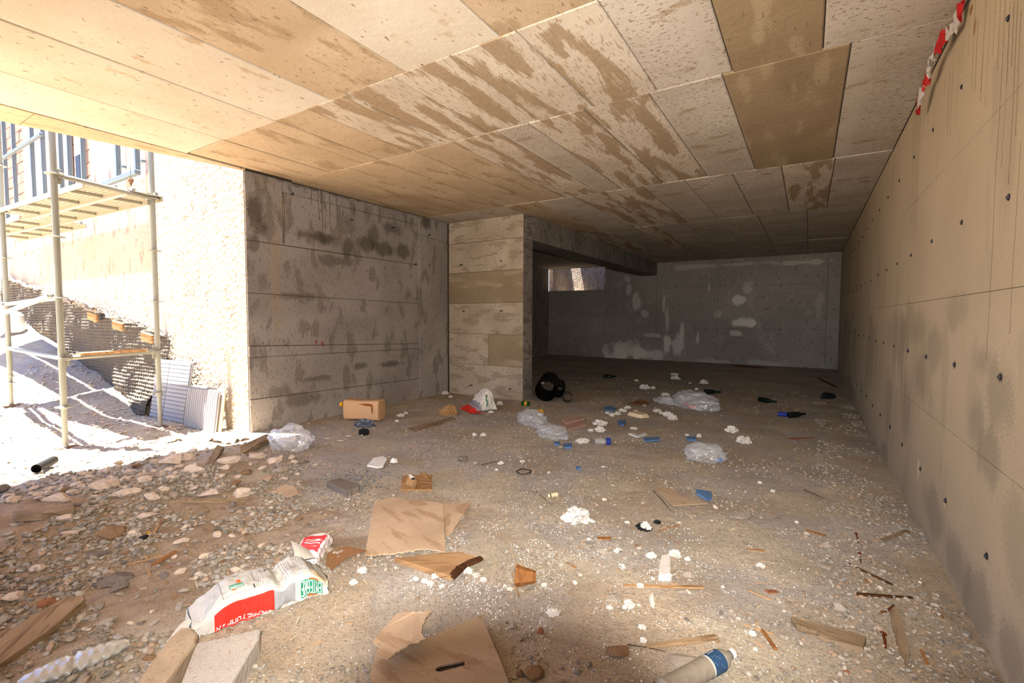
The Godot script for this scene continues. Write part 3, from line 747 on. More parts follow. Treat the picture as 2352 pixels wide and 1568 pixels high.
func build_floor():
	var xs := PackedFloat32Array(); var zs := PackedFloat32Array()
	var x := -24.0
	while x < XR + 0.05:
		xs.push_back(x)
		x += 0.5 if x < -14.0 else (0.09 if x < -5.2 else 0.026)
	var z := -13.0
	while z < 8.0:
		zs.push_back(z)
		z += 0.09 if z < -4.5 else (0.03 if z < -0.3 else (0.1 if z < 1.0 else 0.5))
	var nx := xs.size(); var nzz := zs.size()
	var v := PackedVector3Array(); var n := PackedVector3Array(); var c := PackedColorArray(); var f := PackedInt32Array()
	var dust := FastNoiseLite.new(); dust.seed = 40; dust.frequency = 0.9; dust.fractal_octaves = 5
	for j in nzz:
		for i in nx:
			var p := Vector3(xs[i], gy(xs[i], zs[j]), zs[j])
			v.push_back(p); n.push_back(Vector3.ZERO)
			# packed tan dust, grey gravel and brown earth lie in patches
			var q := dust.get_noise_2d(p.x, p.z)
			var t := smoothstep(-0.06, 0.10, q)
			var col := Color(0.90, 0.90, 0.92).lerp(Color(1.02, 0.97, 0.88), t)
			var b := smoothstep(0.10, 0.22, dust.get_noise_2d(p.x + 31.0, p.z * 1.3 - 7.0))
			col = col.lerp(Color(0.84, 0.75, 0.64), b * 0.6)
			# brown earth shows through the gravel on the near left
			var br := smoothstep(-1.7, -2.3, p.x + 0.8 * q) * smoothstep(-2.1, -1.5, p.z + 0.8 * dust.get_noise_2d(p.x * 1.7 + 5.0, p.z * 1.7)) * smoothstep(-4.3, -3.8, p.x)
			col = col.lerp(Color(0.70, 0.57, 0.44), br * 0.85)
			c.push_back(col)
	for j in nzz - 1:
		for i in nx - 1:
			var a := j * nx + i
			for t in [[a, a + 1, a + nx], [a + 1, a + nx + 1, a + nx]]:
				f.push_back(t[0]); f.push_back(t[1]); f.push_back(t[2])
				var q := (v[t[2]] - v[t[0]]).cross(v[t[1]] - v[t[0]])
				for k in 3: n[t[k]] += q
	for i in n.size(): n[i] = n[i].normalized()
	var arr := []
	arr.resize(Mesh.ARRAY_MAX)
	arr[Mesh.ARRAY_VERTEX] = v; arr[Mesh.ARRAY_NORMAL] = n; arr[Mesh.ARRAY_COLOR] = c; arr[Mesh.ARRAY_INDEX] = f
	var m := ArrayMesh.new()
	m.add_surface_from_arrays(Mesh.PRIMITIVE_TRIANGLES, arr)
	m.surface_set_material(0, M.soil)
	var o := MeshInstance3D.new()
	o.name = "floor"; o.mesh = m
	add_child(o)
	o.set_meta("kind", "structure"); o.set_meta("label", "dusty earth floor of packed soil and gravel")

# ---------------------------------------------------------------- outside
func build_outside_walls():
	var r := RandomNumberGenerator.new(); r.seed = 6
	var w := structure("wall_outer", "rough cream plastered outer wall in the open, cracked and patched")
	slab(w, "plaster_face", Vector3(-24, -0.4, ZC - 0.3), Vector3(XL - 0.025, 2.93, ZC), M.plaster)
	slab(w, "plaster_face", Vector3(-6.75, 2.93, ZC - 0.3), Vector3(XL - 0.025, 5.2, ZC - 0.002), M.plaster)
	slab(w, "upper_core", Vector3(-24, 2.93, ZC - 0.5), Vector3(XL, 5.2, ZC - 0.26), M.joint)
	# hollow blocks of the upper storey
	var brick := box(Vector3(0.39, 0.185, 0.10), 0.006).mesh(M.block, false)
	for j in 11:
		for i in 24:
			var x := -14.6 + i * 0.4 + (0.2 if j % 2 else 0.0)
			if x > -6.95: continue
			part("brick", brick, w, Vector3(x, 3.03 + j * 0.195, ZC - 0.22 + r.randf_range(-0.004, 0.004)))
	# facade boards fixed over the blocks, with two gaps left open
	for q in [[-12.45, -11.25], [-11.25, -10.55], [-10.5, -10.0], [-9.2, -7.9], [-7.9, -6.76]]:
		var a := [Vector3(q[0], 2.99, ZC - 0.16), Vector3(q[1], 2.99, ZC - 0.16), Vector3(q[1], 5.15, ZC - 0.16), Vector3(q[0], 5.15, ZC - 0.16)]
		panel(w, "facade_board", a, Vector3.BACK, 0.03, M.board_pink, uv_board(a[0], Vector3.UP, Vector3.RIGHT, Vector2(r.randf(), r.randf())), 0.004, 0.006)
	var win := structure("window_1", "narrow window with a white frame in the upper wall")
	slab(win, "frame", Vector3(-9.78, 3.25, ZC - 0.17), Vector3(-9.5, 4.3, ZC - 0.12), M.white_metal)
	slab(win, "pane", Vector3(-9.73, 3.3, ZC - 0.13), Vector3(-9.55, 3.66, ZC - 0.112), M.dark_pane)
	# the ridge over the roof of the underpass keeps the building's face closed above the slab
	# light steel studs
	var f := thing("stud_frame", "galvanised steel stud frame fixed in front of the upper wall", "stud frame", Vector3(-9.8, 2.93, ZC + 0.06))
	for x in [-12.66, -12.09, -11.06, -10.51, -9.71, -9.35, -8.81, -7.61, -7.04]:
		var st := MB.new()
		st.add(box(Vector3(0.05, 2.1, 0.004), 0.0, Vector3(0, 1.06, 0.023)))
		st.add(box(Vector3(0.004, 2.1, 0.048), 0.0, Vector3(-0.023, 1.06, 0)))
		st.add(box(Vector3(0.004, 2.1, 0.048), 0.0, Vector3(0.023, 1.06, 0)))
		part("stud", st.mesh(M.zinc, false, false), f, Vector3(x + 9.8, 0, 0))
		var br := box(Vector3(0.1, 0.03, 0.05), 0.003).mesh(M.zinc, false)
		part("bracket", br, f, Vector3(x + 9.86, 0.12 + r.randf() * 0.05, -0.03))
	part("bottom_rail", box(Vector3(6.3, 0.055, 0.06), 0.004).mesh(M.zinc, false), f, Vector3(-0.3, 0.0, 0.03))
	part("middle_rail", box(Vector3(2.2, 0.045, 0.05), 0.004).mesh(M.zinc, false), f, Vector3(-1.65, 1.12, 0.05))

func build_photo_camera(at: Transform3D):
	# the camera stands on a monopod just behind the viewpoint; its lens shades the floor from the flash
	var t := thing("photo_camera", "black photo camera with flash on a monopod at the near end of the hall", "camera", Vector3(0, gy(0.08, 0.13), 0))
	t.position = Vector3(at.origin.x, 0, at.origin.z)
	var rot := at.basis
	var off := at.origin - t.position
	var parts := [["lens", tube([Vector3(0, 0, 0.004), Vector3(0, 0, 0.15)], 0.050, 32), M.black], ["body", box(Vector3(0.14, 0.095, 0.07), 0.012, Vector3(0, 0.0, 0.185)), M.black], ["flash_head", box(Vector3(0.07, 0.09, 0.06), 0.006, Vector3(0, 0.09, 0.157)), M.black]]
	for q in parts: part(q[0], q[1].moved(Transform3D(rot, off)).mesh(q[2], false), t)
	part("flash_window", box(Vector3(0.05, 0.024, 0.002), 0.0, Vector3(0, 0.118, 0.1255)).moved(Transform3D(rot, off)).mesh(M.flash, false), t)
	var foot := rot * Vector3(0, -0.048, 0.185) + off
	part("monopod", tube([foot, Vector3(foot.x + 0.02, gy(foot.x, foot.z) - 0.01, foot.z + 0.02)], 0.014, 12).mesh(M.black, true), t)

func build_scaffold():
	var a := Vector3(-5.585, gy(-5.585, -1.42), -1.42)
	var b := Vector3(-5.848, gy(-5.848, -2.25), -2.25)
	var c := Vector3(-8.15, gy(-8.15, -1.6), -1.6)
	var s := thing("scaffold", "grey galvanised tube scaffold with perforated steel decks by the outer wall", "scaffold", a)
	var ys := [0.375, 0.81, 1.34, 1.87, 2.41, 2.95, 3.5]
	for q in [a, b, c]:
		var o: Vector3 = q - a
		part("standard", lathe([[0.0, 0.0], [0.0205, 0.0], [0.0205, 0.36], [0.0245, 0.362], [0.0245, 4.4], [0.0, 4.4]], 18).mesh(M.tube, false, false), s, o)
		part("jack_foot", box(Vector3(0.14, 0.012, 0.14), 0.003).mesh(M.rust, false), s, o + Vector3(0, 0.006, 0))
		part("collar", lathe([[0.0246, 0.0], [0.031, 0.004], [0.031, 0.03], [0.0246, 0.034]], 18).mesh(M.tube, true, false), s, o + Vector3(0, 0.345, 0))
		for y in ys:
			var ro := part("rosette", lathe([[0.024, -0.005], [0.061, -0.004], [0.063, 0.0], [0.061, 0.004], [0.024, 0.005]], 24).mesh(M.tube, false, false), s, o + Vector3(0, y - q.y, 0))
			ro.rotation.y = 0.3
	var y0 := a.y
	var ab := b - a
	for y in [0.81, 2.41]:
		var p0 := Vector3(0, y - y0, 0) + ab * 0.05
		var p1 := Vector3(ab.x, y - y0, ab.z) * 0.95 + Vector3(0, (y - y0) * 0.05, 0)
		part("transom", tube([p0, p1], 0.022, 12).mesh(M.tube, true), s)
		for e in [p0, p1]:
			var wd := MB.new()
			wd.add(box(Vector3(0.05, 0.05, 0.06), 0.01)); wd.add(box(Vector3(0.008, 0.13, 0.03), 0.002, Vector3(0, -0.01, 0)))
			part("wedge_head", wd.mesh(M.tube, false, false), s, e).rotation.y = 0.3
	var ac := c - a
	for y in [0.81, 1.34]:
		part("ledger", tube([Vector3(-0.04, y - y0, 0), Vector3(ac.x, y - y0 - 0.02, ac.z)], 0.022, 12).mesh(M.tube, true), s)
	part("diagonal_brace", tube([Vector3(-0.02, 1.36 - y0, 0.05), Vector3(ac.x * 0.9, 1.20 - y0, ac.z + 0.1)], 0.024, 12).mesh(M.tube, true), s)
	# steel decks hooked over the transom, seen from below: two bays
	for bay in 2:
		for k in 2:
			var dz := -0.40 - 0.34 * k - bay * 0.13
			var x0 := -0.18 - bay * 2.62
			var d := part("deck", MB.new().add(box(Vector3(2.58, 0.006, 0.31), 0.0, Vector3(-1.29, 0.02, 0))).add(box(Vector3(2.58, 0.05, 0.012), 0.003, Vector3(-1.29, -0.005, 0.152))).add(box(Vector3(2.58, 0.05, 0.012), 0.003, Vector3(-1.29, -0.005, -0.152))).mesh(M.deck, false, false), s, Vector3(x0, 2.41 - y0, dz))
			d.rotation.y = 0.05
			for i in 4:
				part("cross_rib", box(Vector3(0.045, 0.03, 0.29), 0.004).mesh(M.deck, false), d, Vector3(-0.45 - i * 0.56, 0.0, 0))
			for e in [-0.08, -2.5]:
				for h in [-0.1, 0.1]:
					part("hook", box(Vector3(0.09, 0.045, 0.03), 0.008).mesh(M.tube, false), d, Vector3(e + 0.04, 0.035, h))
			var perf := MB.new()
			for i in 58:
				for j in 6:
					perf.add(lathe([[0.006, 0.0], [0.009, 0.004], [0.011, 0.0]], 5), Transform3D(Basis(Vector3.RIGHT, PI), Vector3(-0.08 - i * 0.042, 0.0172, -0.11 + j * 0.044)))
			var pf := part("perforation", perf.mesh(M.deck, false, false), d)
			pf.set_meta("kind", "stuff")
	single("transom_board", box(Vector3(0.09, 0.025, 0.60), 0.004).mesh(M.wood_pale, false), "short pale board lying along the low scaffold transom", "board", a + ab * 0.5 + Vector3(0.0, 0.81 - y0 + 0.036, 0), atan2(ab.x, ab.z))
	# plumb bob hanging from the stud rail
	var pb := thing("plumb_bob", "dark pointed plumb bob hanging on a line by the scaffold deck", "plumb bob", Vector3(-6.9, 2.72, -2.44))
	part("bob", lathe([[0.0, 0.0], [0.03, 0.085], [0.026, 0.1], [0.0, 0.105]], 14).mesh(M.rust, false, false), pb)
	part("line", tube([Vector3(0, 0.1, 0), Vector3(0.0, 0.24, 0)], 0.002, 5).mesh(M.hole, false), pb)

func build_site():
	# dimpled drainage membrane against the foot of the wall
	var t := thing("drainage_membrane", "grey dimpled drainage membrane with torn top edge against the outer wall", "membrane", Vector3(-9.5, 0.4, ZC + 0.06))
	var nz := FastNoiseLite.new(); nz.seed = 70; nz.frequency = 0.9
	var f := func(u: float, v: float) -> Vector3:
		var x := lerpf(-13.4, -6.36, u)
		var top := 0.93 + 0.145 * (-6.3 - x) + 0.035 * nz.get_noise_1d(x * 4.0)
		var bot := minf(ground(x, ZC + 0.1) - 0.08, top - 0.2)
		if x > -6.6: bot = lerpf(bot, 0.2, (x + 6.6) / 0.4)
		var y := lerpf(bot, top, v)
		var bulge := 0.04 + 0.05 * nz.get_noise_2d(x * 1.4, y * 2.0) + 0.16 * smoothstep(0.55, 0.0, v) * smoothstep(-8.2, -6.6, x)
		bulge += 0.008 * sin(y * 140.0) + 0.006 * sin(y * 140.0) * sin(x * 95.0)
		return Vector3(x + 9.5 - 0.25 * (1.0 - v) * smoothstep(-6.9, -6.2, x), y - 0.4, maxf(0.0, bulge) - 0.045)
	part("dimpled_sheet", sheet(420, 90, f, 0.004).mesh(M.membrane, true), t)
	var i := 0
	for q in [[-12.7, 0.5, 0.11], [-12.1, 0.45, 0.09], [-11.3, 0.7, 0.09], [-10.4, 0.4, 0.07], [-9.35, 0.35, 0.12], [-8.7, 0.6, 0.09], [-8.0, 0.7, 0.06]]:
		var k := i
		var g := func(u: float, v: float) -> Vector3:
			var x: float = q[0] + (u - 0.5) * q[1]
			var top := 0.93 + 0.145 * (-6.3 - x)
			var cv := sin(u * 9.0 + k) * 0.02
			return Vector3(x + 9.5, top - 0.4 + cv + q[2] * 0.5 * sin(v * PI * 0.9), 0.02 + q[2] * 0.6 * (1.0 - cos(v * PI)) * 0.5 + 0.02 * sin(u * 14.0))
		part("folded_edge", sheet(14, 6, g, 0.006).mesh(M.felt, true), t)
		i += 1
	for q in [[-8.35, 1.17, 0.14], [-7.5, 1.06, 0.12], [-6.66, 0.93, 0.10]]:
		var o := single("batten_block", box(Vector3(0.2, 0.11, 0.03), 0.006).mesh(M.wood_pale, false), "small wood block nailed through the membrane's top edge", "wood block", Vector3(q[0], q[1], ZC + 0.16), 0.0, "wood blocks along the membrane")
		o.rotation = Vector3(0.1, 0.2, -0.22)
	# grooved facade panels leaning against the wall
	t = thing("grooved_panel", "tall pale panel with horizontal grooves leaning beside the membrane", "panel", Vector3(-6.14, gy(-6.14, ZC + 0.16), ZC + 0.20))
	part("body", box(Vector3(0.76, 0.68, 0.02), 0.004, Vector3(0, 0.34, -0.012)).mesh(M.panel_white, false), t)
	for c in 2:
		for j in 15:
			part("rib", box(Vector3(0.29 if c == 0 else 0.44, 0.04, 0.012), 0.004).mesh(M.panel_white, false), t, Vector3(-0.228 if c == 0 else 0.15, 0.03 + j * 0.0445, 0.004))
	t.rotation = Vector3(-0.16, 0.04, 0)
	t = thing("grooved_panel", "short pale panel with upright ribs leaning near the wall corner", "panel", Vector3(-5.42, gy(-5.42, ZC + 0.16), ZC + 0.19))
	part("body", box(Vector3(0.62, 0.44, 0.02), 0.008, Vector3(0, 0.22, -0.012)).mesh(M.panel_white, false), t)
	part("back_sheet", box(Vector3(0.64, 0.46, 0.02), 0.008, Vector3(0.03, 0.23, -0.04)).mesh(M.felt_pale, false), t)
	for j in 15: part("rib", box(Vector3(0.03, 0.42, 0.012), 0.004).mesh(M.panel_white, false), t, Vector3(-0.285 + j * 0.0405, 0.22, 0.004))
	t.rotation = Vector3(-0.14, 0.03, 0)
	# canister on the heap of earth
	var at: Vector3 = on(Vector3(-11.425, 0.897, -2.293))
	t = thing("white_canister", "translucent white plastic canister on the earth heap", "canister", at, 0.4)
	part("body", lathe([[0.0, 0.0], [0.14, 0.005], [0.16, 0.03], [0.16, 0.28], [0.12, 0.34], [0.05, 0.37], [0.0, 0.37]], 20).mesh(M.canister, true, false), t)
	part("cap", lathe([[0.05, 0.37], [0.05, 0.41], [0.0, 0.41]], 14).mesh(M.white_plastic, false, false), t)
	single("blue_rag", rock(311, Vector3(0.16, 0.1, 0.12), 2, 5, 0.3).mesh(M.blue_rag, true), "small blue rag beside the white canister", "rag", on(Vector3(-11.721, 1.010, -2.431), 0.03))
	single("purple_bucket", lathe([[0.0, 0.0], [0.12, 0.0], [0.15, 0.26], [0.155, 0.27], [0.14, 0.265], [0.11, 0.02], [0.0, 0.02]], 20).mesh(M.purple, true, false), "purple bucket half seen beside the white canister", "bucket", on(Vector3(-11.602, 0.715, -1.938)))
	# pipe end in the sunlit rubble
	t = thing("pipe_stub", "short black pipe stub lying in the sunlit rubble", "pipe", on(Vector3(-4.782, 0.001, -1.048), 0.045), 0.9)
	part("pipe", pipe(0.032, 0.003, 0.22).mesh(M.black, true), t)
	# crumpled pale sheets in the sun by the corner
	for q in [[Vector3(-4.696, 0.000, -2.346), 0.36, 0.2, 1], [Vector3(-5.099, 0.000, -2.090), 0.26, 1.2, 2]]:
		var n2 := FastNoiseLite.new(); n2.seed = 80 + q[3]; n2.frequency = 1.4
		var sz: float = q[1]
		var h := func(u: float, v: float) -> Vector3: return Vector3((u - 0.5) * sz, 0.055 + 0.05 * n2.get_noise_2d(u * 2, v * 2) - 0.05 * (absf(u - 0.5) + absf(v - 0.5)), (v - 0.5) * sz * 0.6)
		single("crumpled_paper_sheet", sheet(22, 16, h, 0.003).mesh(M.paper_cream, false), ["cream paper sheet crumpled at the foot of the wall corner", "cream paper sheet crumpled below the leaning panels"][q[3] - 1], "paper", on(q[0]), q[2])
# ---------------------------------------------------------------- more materials
func more_jobs() -> Array:
	return [
		{key = "cardboard", w = 512, h = 512, seed = 301, base = Color(0.67, 0.58, 0.475), base2 = Color(0.61, 0.52, 0.42), stain = Color(0.52, 0.41, 0.30), sf = 0.008, s0 = 0.66, s1 = 0.76, sa = 0.5, nick = Color(0.45, 0.34, 0.24), n0 = 0.8, n1 = 0.9, na = 0.35, along = 5.0, grain = 0.05},
		{key = "wood", w = 512, h = 512, seed = 321, base = Color(0.60, 0.50, 0.38), base2 = Color(0.52, 0.42, 0.31), stain = Color(0.45, 0.35, 0.25), sf = 0.02, s0 = 0.52, s1 = 0.7, sa = 0.6, nick = Color(0.34, 0.25, 0.17), nf = 0.05, n0 = 0.72, n1 = 0.82, na = 0.5, along = 14.0, grain = 0.05},
		{key = "foam", w = 512, h = 512, seed = 341, base = Color(0.82, 0.80, 0.77), base2 = Color(0.76, 0.73, 0.69), stain = Color(0.78, 0.72, 0.65), sf = 0.02, s0 = 0.68, s1 = 0.8, sa = 0.5, nick = Color(0.66, 0.61, 0.56), nf = 0.12, n0 = 0.66, n1 = 0.76, na = 0.5, along = 1.0, grain = 0.08},
		{key = "stone", w = 512, h = 512, seed = 361, base = Color(0.66, 0.61, 0.55), base2 = Color(0.56, 0.51, 0.46), stain = Color(0.50, 0.44, 0.38), sf = 0.02, s0 = 0.6, s1 = 0.75, sa = 0.5, nick = Color(0.42, 0.38, 0.34), nf = 0.1, n0 = 0.72, n1 = 0.82, na = 0.5, along = 1.0, grain = 0.14},
		{key = "aerated", w = 512, h = 512, seed = 371, base = Color(0.74, 0.70, 0.655), base2 = Color(0.68, 0.64, 0.595), stain = Color(0.66, 0.56, 0.46), sf = 0.02, s0 = 0.72, s1 = 0.82, sa = 0.6, nick = Color(0.50, 0.45, 0.40), nf = 0.12, n0 = 0.74, n1 = 0.80, na = 0.8, along = 1.0, grain = 0.2},
	]

func uvmat(key: String, tint := Color.WHITE, s := 2.0, rough := 0.9, nm := "fine", ns := 0.2) -> StandardMaterial3D:
	var m := textured(key, rough, nm, ns)
	m.albedo_color = tint
	m.uv1_scale = Vector3(s, s, s)
	return m

func clear(col: Color, alpha: float, rough := 0.15) -> StandardMaterial3D:
	var m := std(Color(col.r, col.g, col.b, alpha), rough, "crumple", 0.6)
	m.transparency = BaseMaterial3D.TRANSPARENCY_ALPHA
	m.metallic_specular = 0.6
	return m

func more_materials():
	M.block = std(Color(0.52, 0.42, 0.38), 0.95, "fine", 0.3)
	M.board_pink = std(Color(0.56, 0.50, 0.47), 0.9)
	M.white_metal = std(Color(0.85, 0.85, 0.84), 0.5)
	M.dark_pane = std(Color(0.10, 0.07, 0.06), 0.15)
	M.zinc = std(Color(0.40, 0.44, 0.47), 0.45); M.zinc.metallic = 0.4
	M.tube = std(Color(0.52, 0.52, 0.48), 0.55, "rough", 0.2); M.tube.metallic = 0.3
	M.deck = std(Color(0.60, 0.58, 0.52), 0.55); M.deck.metallic = 0.3
	M.rust = std(Color(0.40, 0.30, 0.23), 0.85)
	M.black = std(Color(0.03, 0.03, 0.032), 0.6)
	M.flash = std(Color(0.9, 0.9, 0.9), 0.4)
	M.flash.emission_enabled = true; M.flash.emission = Color(1, 0.98, 0.95); M.flash.emission_energy_multiplier = 1.0
	M.membrane = std(Color(0.30, 0.275, 0.245), 0.8)
	M.felt = std(Color(0.55, 0.51, 0.46), 0.95, "rough", 0.6)
	M.felt_pale = std(Color(0.62, 0.57, 0.50), 0.95, "rough", 0.6)
	M.panel_white = std(Color(0.50, 0.50, 0.52), 0.6)
	M.canister = std(Color(0.78, 0.79, 0.80), 0.4); M.canister.backlight = Color(0.3, 0.3, 0.3); M.canister.backlight_enabled = true
	M.white_plastic = std(Color(0.80, 0.79, 0.77), 0.45)
	M.blue_rag = std(Color(0.30, 0.36, 0.62), 0.9)
	M.purple = std(Color(0.36, 0.22, 0.50), 0.5)
	M.paper_cream = std(Color(0.80, 0.72, 0.60), 0.9)
	M.cardboard = uvmat("cardboard")
	M.cardboard_pale = uvmat("cardboard", Color(1.08, 1.07, 1.07))
	M.cardboard_brown = uvmat("cardboard", Color(0.78, 0.66, 0.56))
	M.wood_pale = uvmat("wood", Color(1.1, 1.05, 1.0))
	M.wood = uvmat("wood")
	M.wood_grey = uvmat("wood", Color(0.95, 0.98, 1.02))
	M.wood_brown = uvmat("wood", Color(0.95, 0.78, 0.62))
	M.wood_dark = uvmat("wood", Color(0.52, 0.41, 0.33))
	M.foam = uvmat("foam", Color.WHITE, 6.0, 0.9, "fine", 0.6)
	M.foam_blue = uvmat("foam", Color(0.42, 0.58, 0.80), 6.0, 0.8, "fine", 0.3)
	M.foam_pink = uvmat("foam", Color(0.84, 0.70, 0.66), 4.0, 0.8, "fine", 0.3)
	M.stone = uvmat("stone", Color.WHITE, 3.0, 0.95, "fine", 0.7)
	M.stone_brown = uvmat("stone", Color(0.84, 0.72, 0.60), 3.0, 0.95, "fine", 0.7)
	M.stone_grey = uvmat("stone", Color(0.74, 0.73, 0.74), 3.0, 0.95, "fine", 0.8)
	M.stone_white = uvmat("stone", Color(1.22, 1.19, 1.17), 3.0, 0.9, "fine", 0.4)
	M.brick_red = uvmat("stone", Color(0.90, 0.66, 0.52), 3.0, 0.95, "fine", 0.6)
	M.aerated = uvmat("aerated", Color.WHITE, 3.0, 0.95, "fine", 1.0)
	M.mortar = uvmat("stone", Color(1.15, 1.10, 1.02), 3.0, 0.95, "fine", 0.4)
	M.clear = clear(Color(0.80, 0.79, 0.78), 0.30, 0.2)
	M.clear_thin = clear(Color(0.86, 0.86, 0.86), 0.2, 0.15)
	M.milky = clear(Color(0.82, 0.80, 0.79), 0.40, 0.2)
	M.wrap = clear(Color(0.80, 0.78, 0.74), 0.34, 0.10)
	M.tape_red = std(Color(0.58, 0.11, 0.11), 0.5)
	M.tape_white = std(Color(0.62, 0.58, 0.55), 0.5)
	M.bottle = clear(Color(0.62, 0.57, 0.50), 0.62, 0.35)
	M.bottle_clear = clear(Color(0.70, 0.68, 0.66), 0.4, 0.12)
	M.label_blue = std(Color(0.12, 0.22, 0.36), 0.4)
	M.cap_blue = std(Color(0.16, 0.20, 0.50), 0.4)
	M.red = std(Color(0.72, 0.16, 0.13), 0.7)
	M.yellow = std(Color(0.80, 0.58, 0.16), 0.6)
	M.orange_paper = std(Color(0.58, 0.44, 0.29), 0.85, "crumple", 0.8)
	M.jerrycan = std(Color(0.72, 0.57, 0.42), 0.5, "rough", 0.2)
	M.jerry_rust = std(Color(0.50, 0.27, 0.10), 0.8, "rough", 0.4)
	M.foil = std(Color(0.40, 0.41, 0.44), 0.35, "crumple", 1.0); M.foil.metallic = 0.6
	M.green_can = std(Color(0.16, 0.30, 0.10), 0.3); M.green_can.metallic = 0.3
	M.grey_pipe = std(Color(0.30, 0.29, 0.28), 0.6)
	M.glass_dark = std(Color(0.08, 0.11, 0.09), 0.1)
	M.wire = std(Color(0.22, 0.18, 0.14), 0.7)
	M.nail = std(Color(0.36, 0.17, 0.07), 0.85)
	M.char = std(Color(0.12, 0.12, 0.12), 0.9, "fine", 0.6)
	M.paper_white = std(Color(0.84, 0.82, 0.79), 0.85)
	M.sack_plain = std(Color(0.70, 0.67, 0.63), 0.8, "crumple", 0.7)

# ---------------------------------------------------------------- lettering for flat print
const GLYPH := {"E": "11111100001000011110100001000011111", "N": "10001110011010110011100011000110001", "T": "11111001000010000100001000010000100", "G": "01110100011000010111100011000101110", "R": "11110100011000111110101001001010001", "A": "01110100011000111111100011000110001", "Z": "11111000010001000100010001000011111", "B": "11110100011000111110100011000111110", "O": "01110100011000110001100011000101110", "F": "11111100001000011110100001000010000", "I": "01110001000010000100001000010001110", "X": "10001100010101000100010101000110001", "C": "01110100011000010000100001000101110", "S": "01111100001000001110000010000111110", "U": "10001100011000110001100011000101110", "K": "10001100101010011000101001001010001", "2": "01110100010000100110010001000011111", "5": "11111100001111000001000011000101110"}

# mirrored: the print runs towards -x
func letters(im: Image, text: String, x: int, y: int, px: float, py: float, col: Color, mirror := false, slant := 0.0):
	var cx := float(x)
	for ch in text:
		if GLYPH.has(ch):
			var g: String = GLYPH[ch].replace(" ", "")
			for j in 7:
				for i in 5:
					if i + j * 5 < g.length() and g[j * 5 + i] == "1":
						var ox := (i + slant * (6 - j)) * px
						var xx := cx - ox - px if mirror else cx + ox
						im.fill_rect(Rect2i(int(xx), int(y + j * py), int(ceil(px)) , int(ceil(py))), col)
		cx += (-6.0 if mirror else 6.0) * px

func sack_print() -> ImageTexture:
	# x runs along the sack, y from its underside up the side facing the light, over the top and down behind
	var im := Image.create_empty(1024, 1024, false, Image.FORMAT_RGB8)
	im.fill(Color(0.72, 0.70, 0.67))
	var r := RandomNumberGenerator.new(); r.seed = 12
	var ink := Color(0.30, 0.29, 0.29); var soft := Color(0.58, 0.565, 0.545)
	im.fill_rect(Rect2i(150, 165, 420, 130), Color(0.80, 0.19, 0.15))
	im.fill_rect(Rect2i(570, 200, 165, 95), Color(0.56, 0.555, 0.56))
	letters(im, "GAZBETONFIX", 545, 190, 5.9, 6.2, Color(0.93, 0.88, 0.86), true, 0.12)
	im.fill_rect(Rect2i(778, 226, 180, 56), Color(0.14, 0.48, 0.36))
	im.fill_rect(Rect2i(850, 282, 75, 18), Color(0.84, 0.34, 0.14)); im.fill_rect(Rect2i(835, 208, 75, 18), Color(0.84, 0.34, 0.14))
	letters(im, "ENTEGRE", 950, 233, 4.1, 6.0, Color(0.92, 0.92, 0.88), true)
	# frame and small print on the top face
	for q in [[215, 400, 800, 3], [215, 640, 800, 3], [215, 400, 3, 243], [1000, 400, 3, 243]]: im.fill_rect(Rect2i(q[0], q[1], q[2], q[3]), ink)
	im.fill_rect(Rect2i(270, 470, 100, 34), Color(0.30, 0.56, 0.46)); im.fill_rect(Rect2i(330, 504, 30, 14), Color(0.84, 0.42, 0.25)); im.fill_rect(Rect2i(282, 456, 30, 14), Color(0.84, 0.42, 0.25))
	letters(im, "ENTEGRE", 364, 474, 2.2, 3.6, Color(0.88, 0.88, 0.84), true)
	letters(im, "GAZBETONFIX", 372, 545, 1.9, 3.8, ink, true, 0.1)
	im.fill_rect(Rect2i(430, 402, 12, 60), ink)
	for k in 30:
		var x := 450 + k * 17
		if k in [7, 11, 12, 18]: continue
		for s in 3:
			var y := 412 + s * 75 + r.randi_range(0, 10)
			im.fill_rect(Rect2i(x, y, r.randi_range(3, 7), r.randi_range(38, 66)), soft.lerp(ink, r.randf() * 0.3))
	letters(im, "CE", 590, 520, 4.0, 5.0, ink, true)
	# dried yellowish glue at the mouth
	var nz := FastNoiseLite.new(); nz.seed = 4; nz.frequency = 0.02
	for y in range(280, 620):
		for x in range(820, 1024):
			var e := Vector2((x - 950) / 95.0, (y - 400) / 150.0).length() + nz.get_noise_2d(x, y) * 1.1
			if e < 0.75: im.set_pixel(x, y, im.get_pixel(x, y).lerp(Color(0.74, 0.62, 0.42), clampf((0.75 - e) * 2.0, 0.0, 0.6)))
	for y in range(0, 1024, 2):                        # grey cement dust, in specks
		for x in range(0, 1024, 2):
			if nz.get_noise_2d(x * 3.0 + 900.0, y * 3.0) > 0.33: im.set_pixel(x, y, im.get_pixel(x, y).lerp(Color(0.6, 0.56, 0.5), 0.35))
	im.generate_mipmaps()
	return ImageTexture.create_from_image(im)

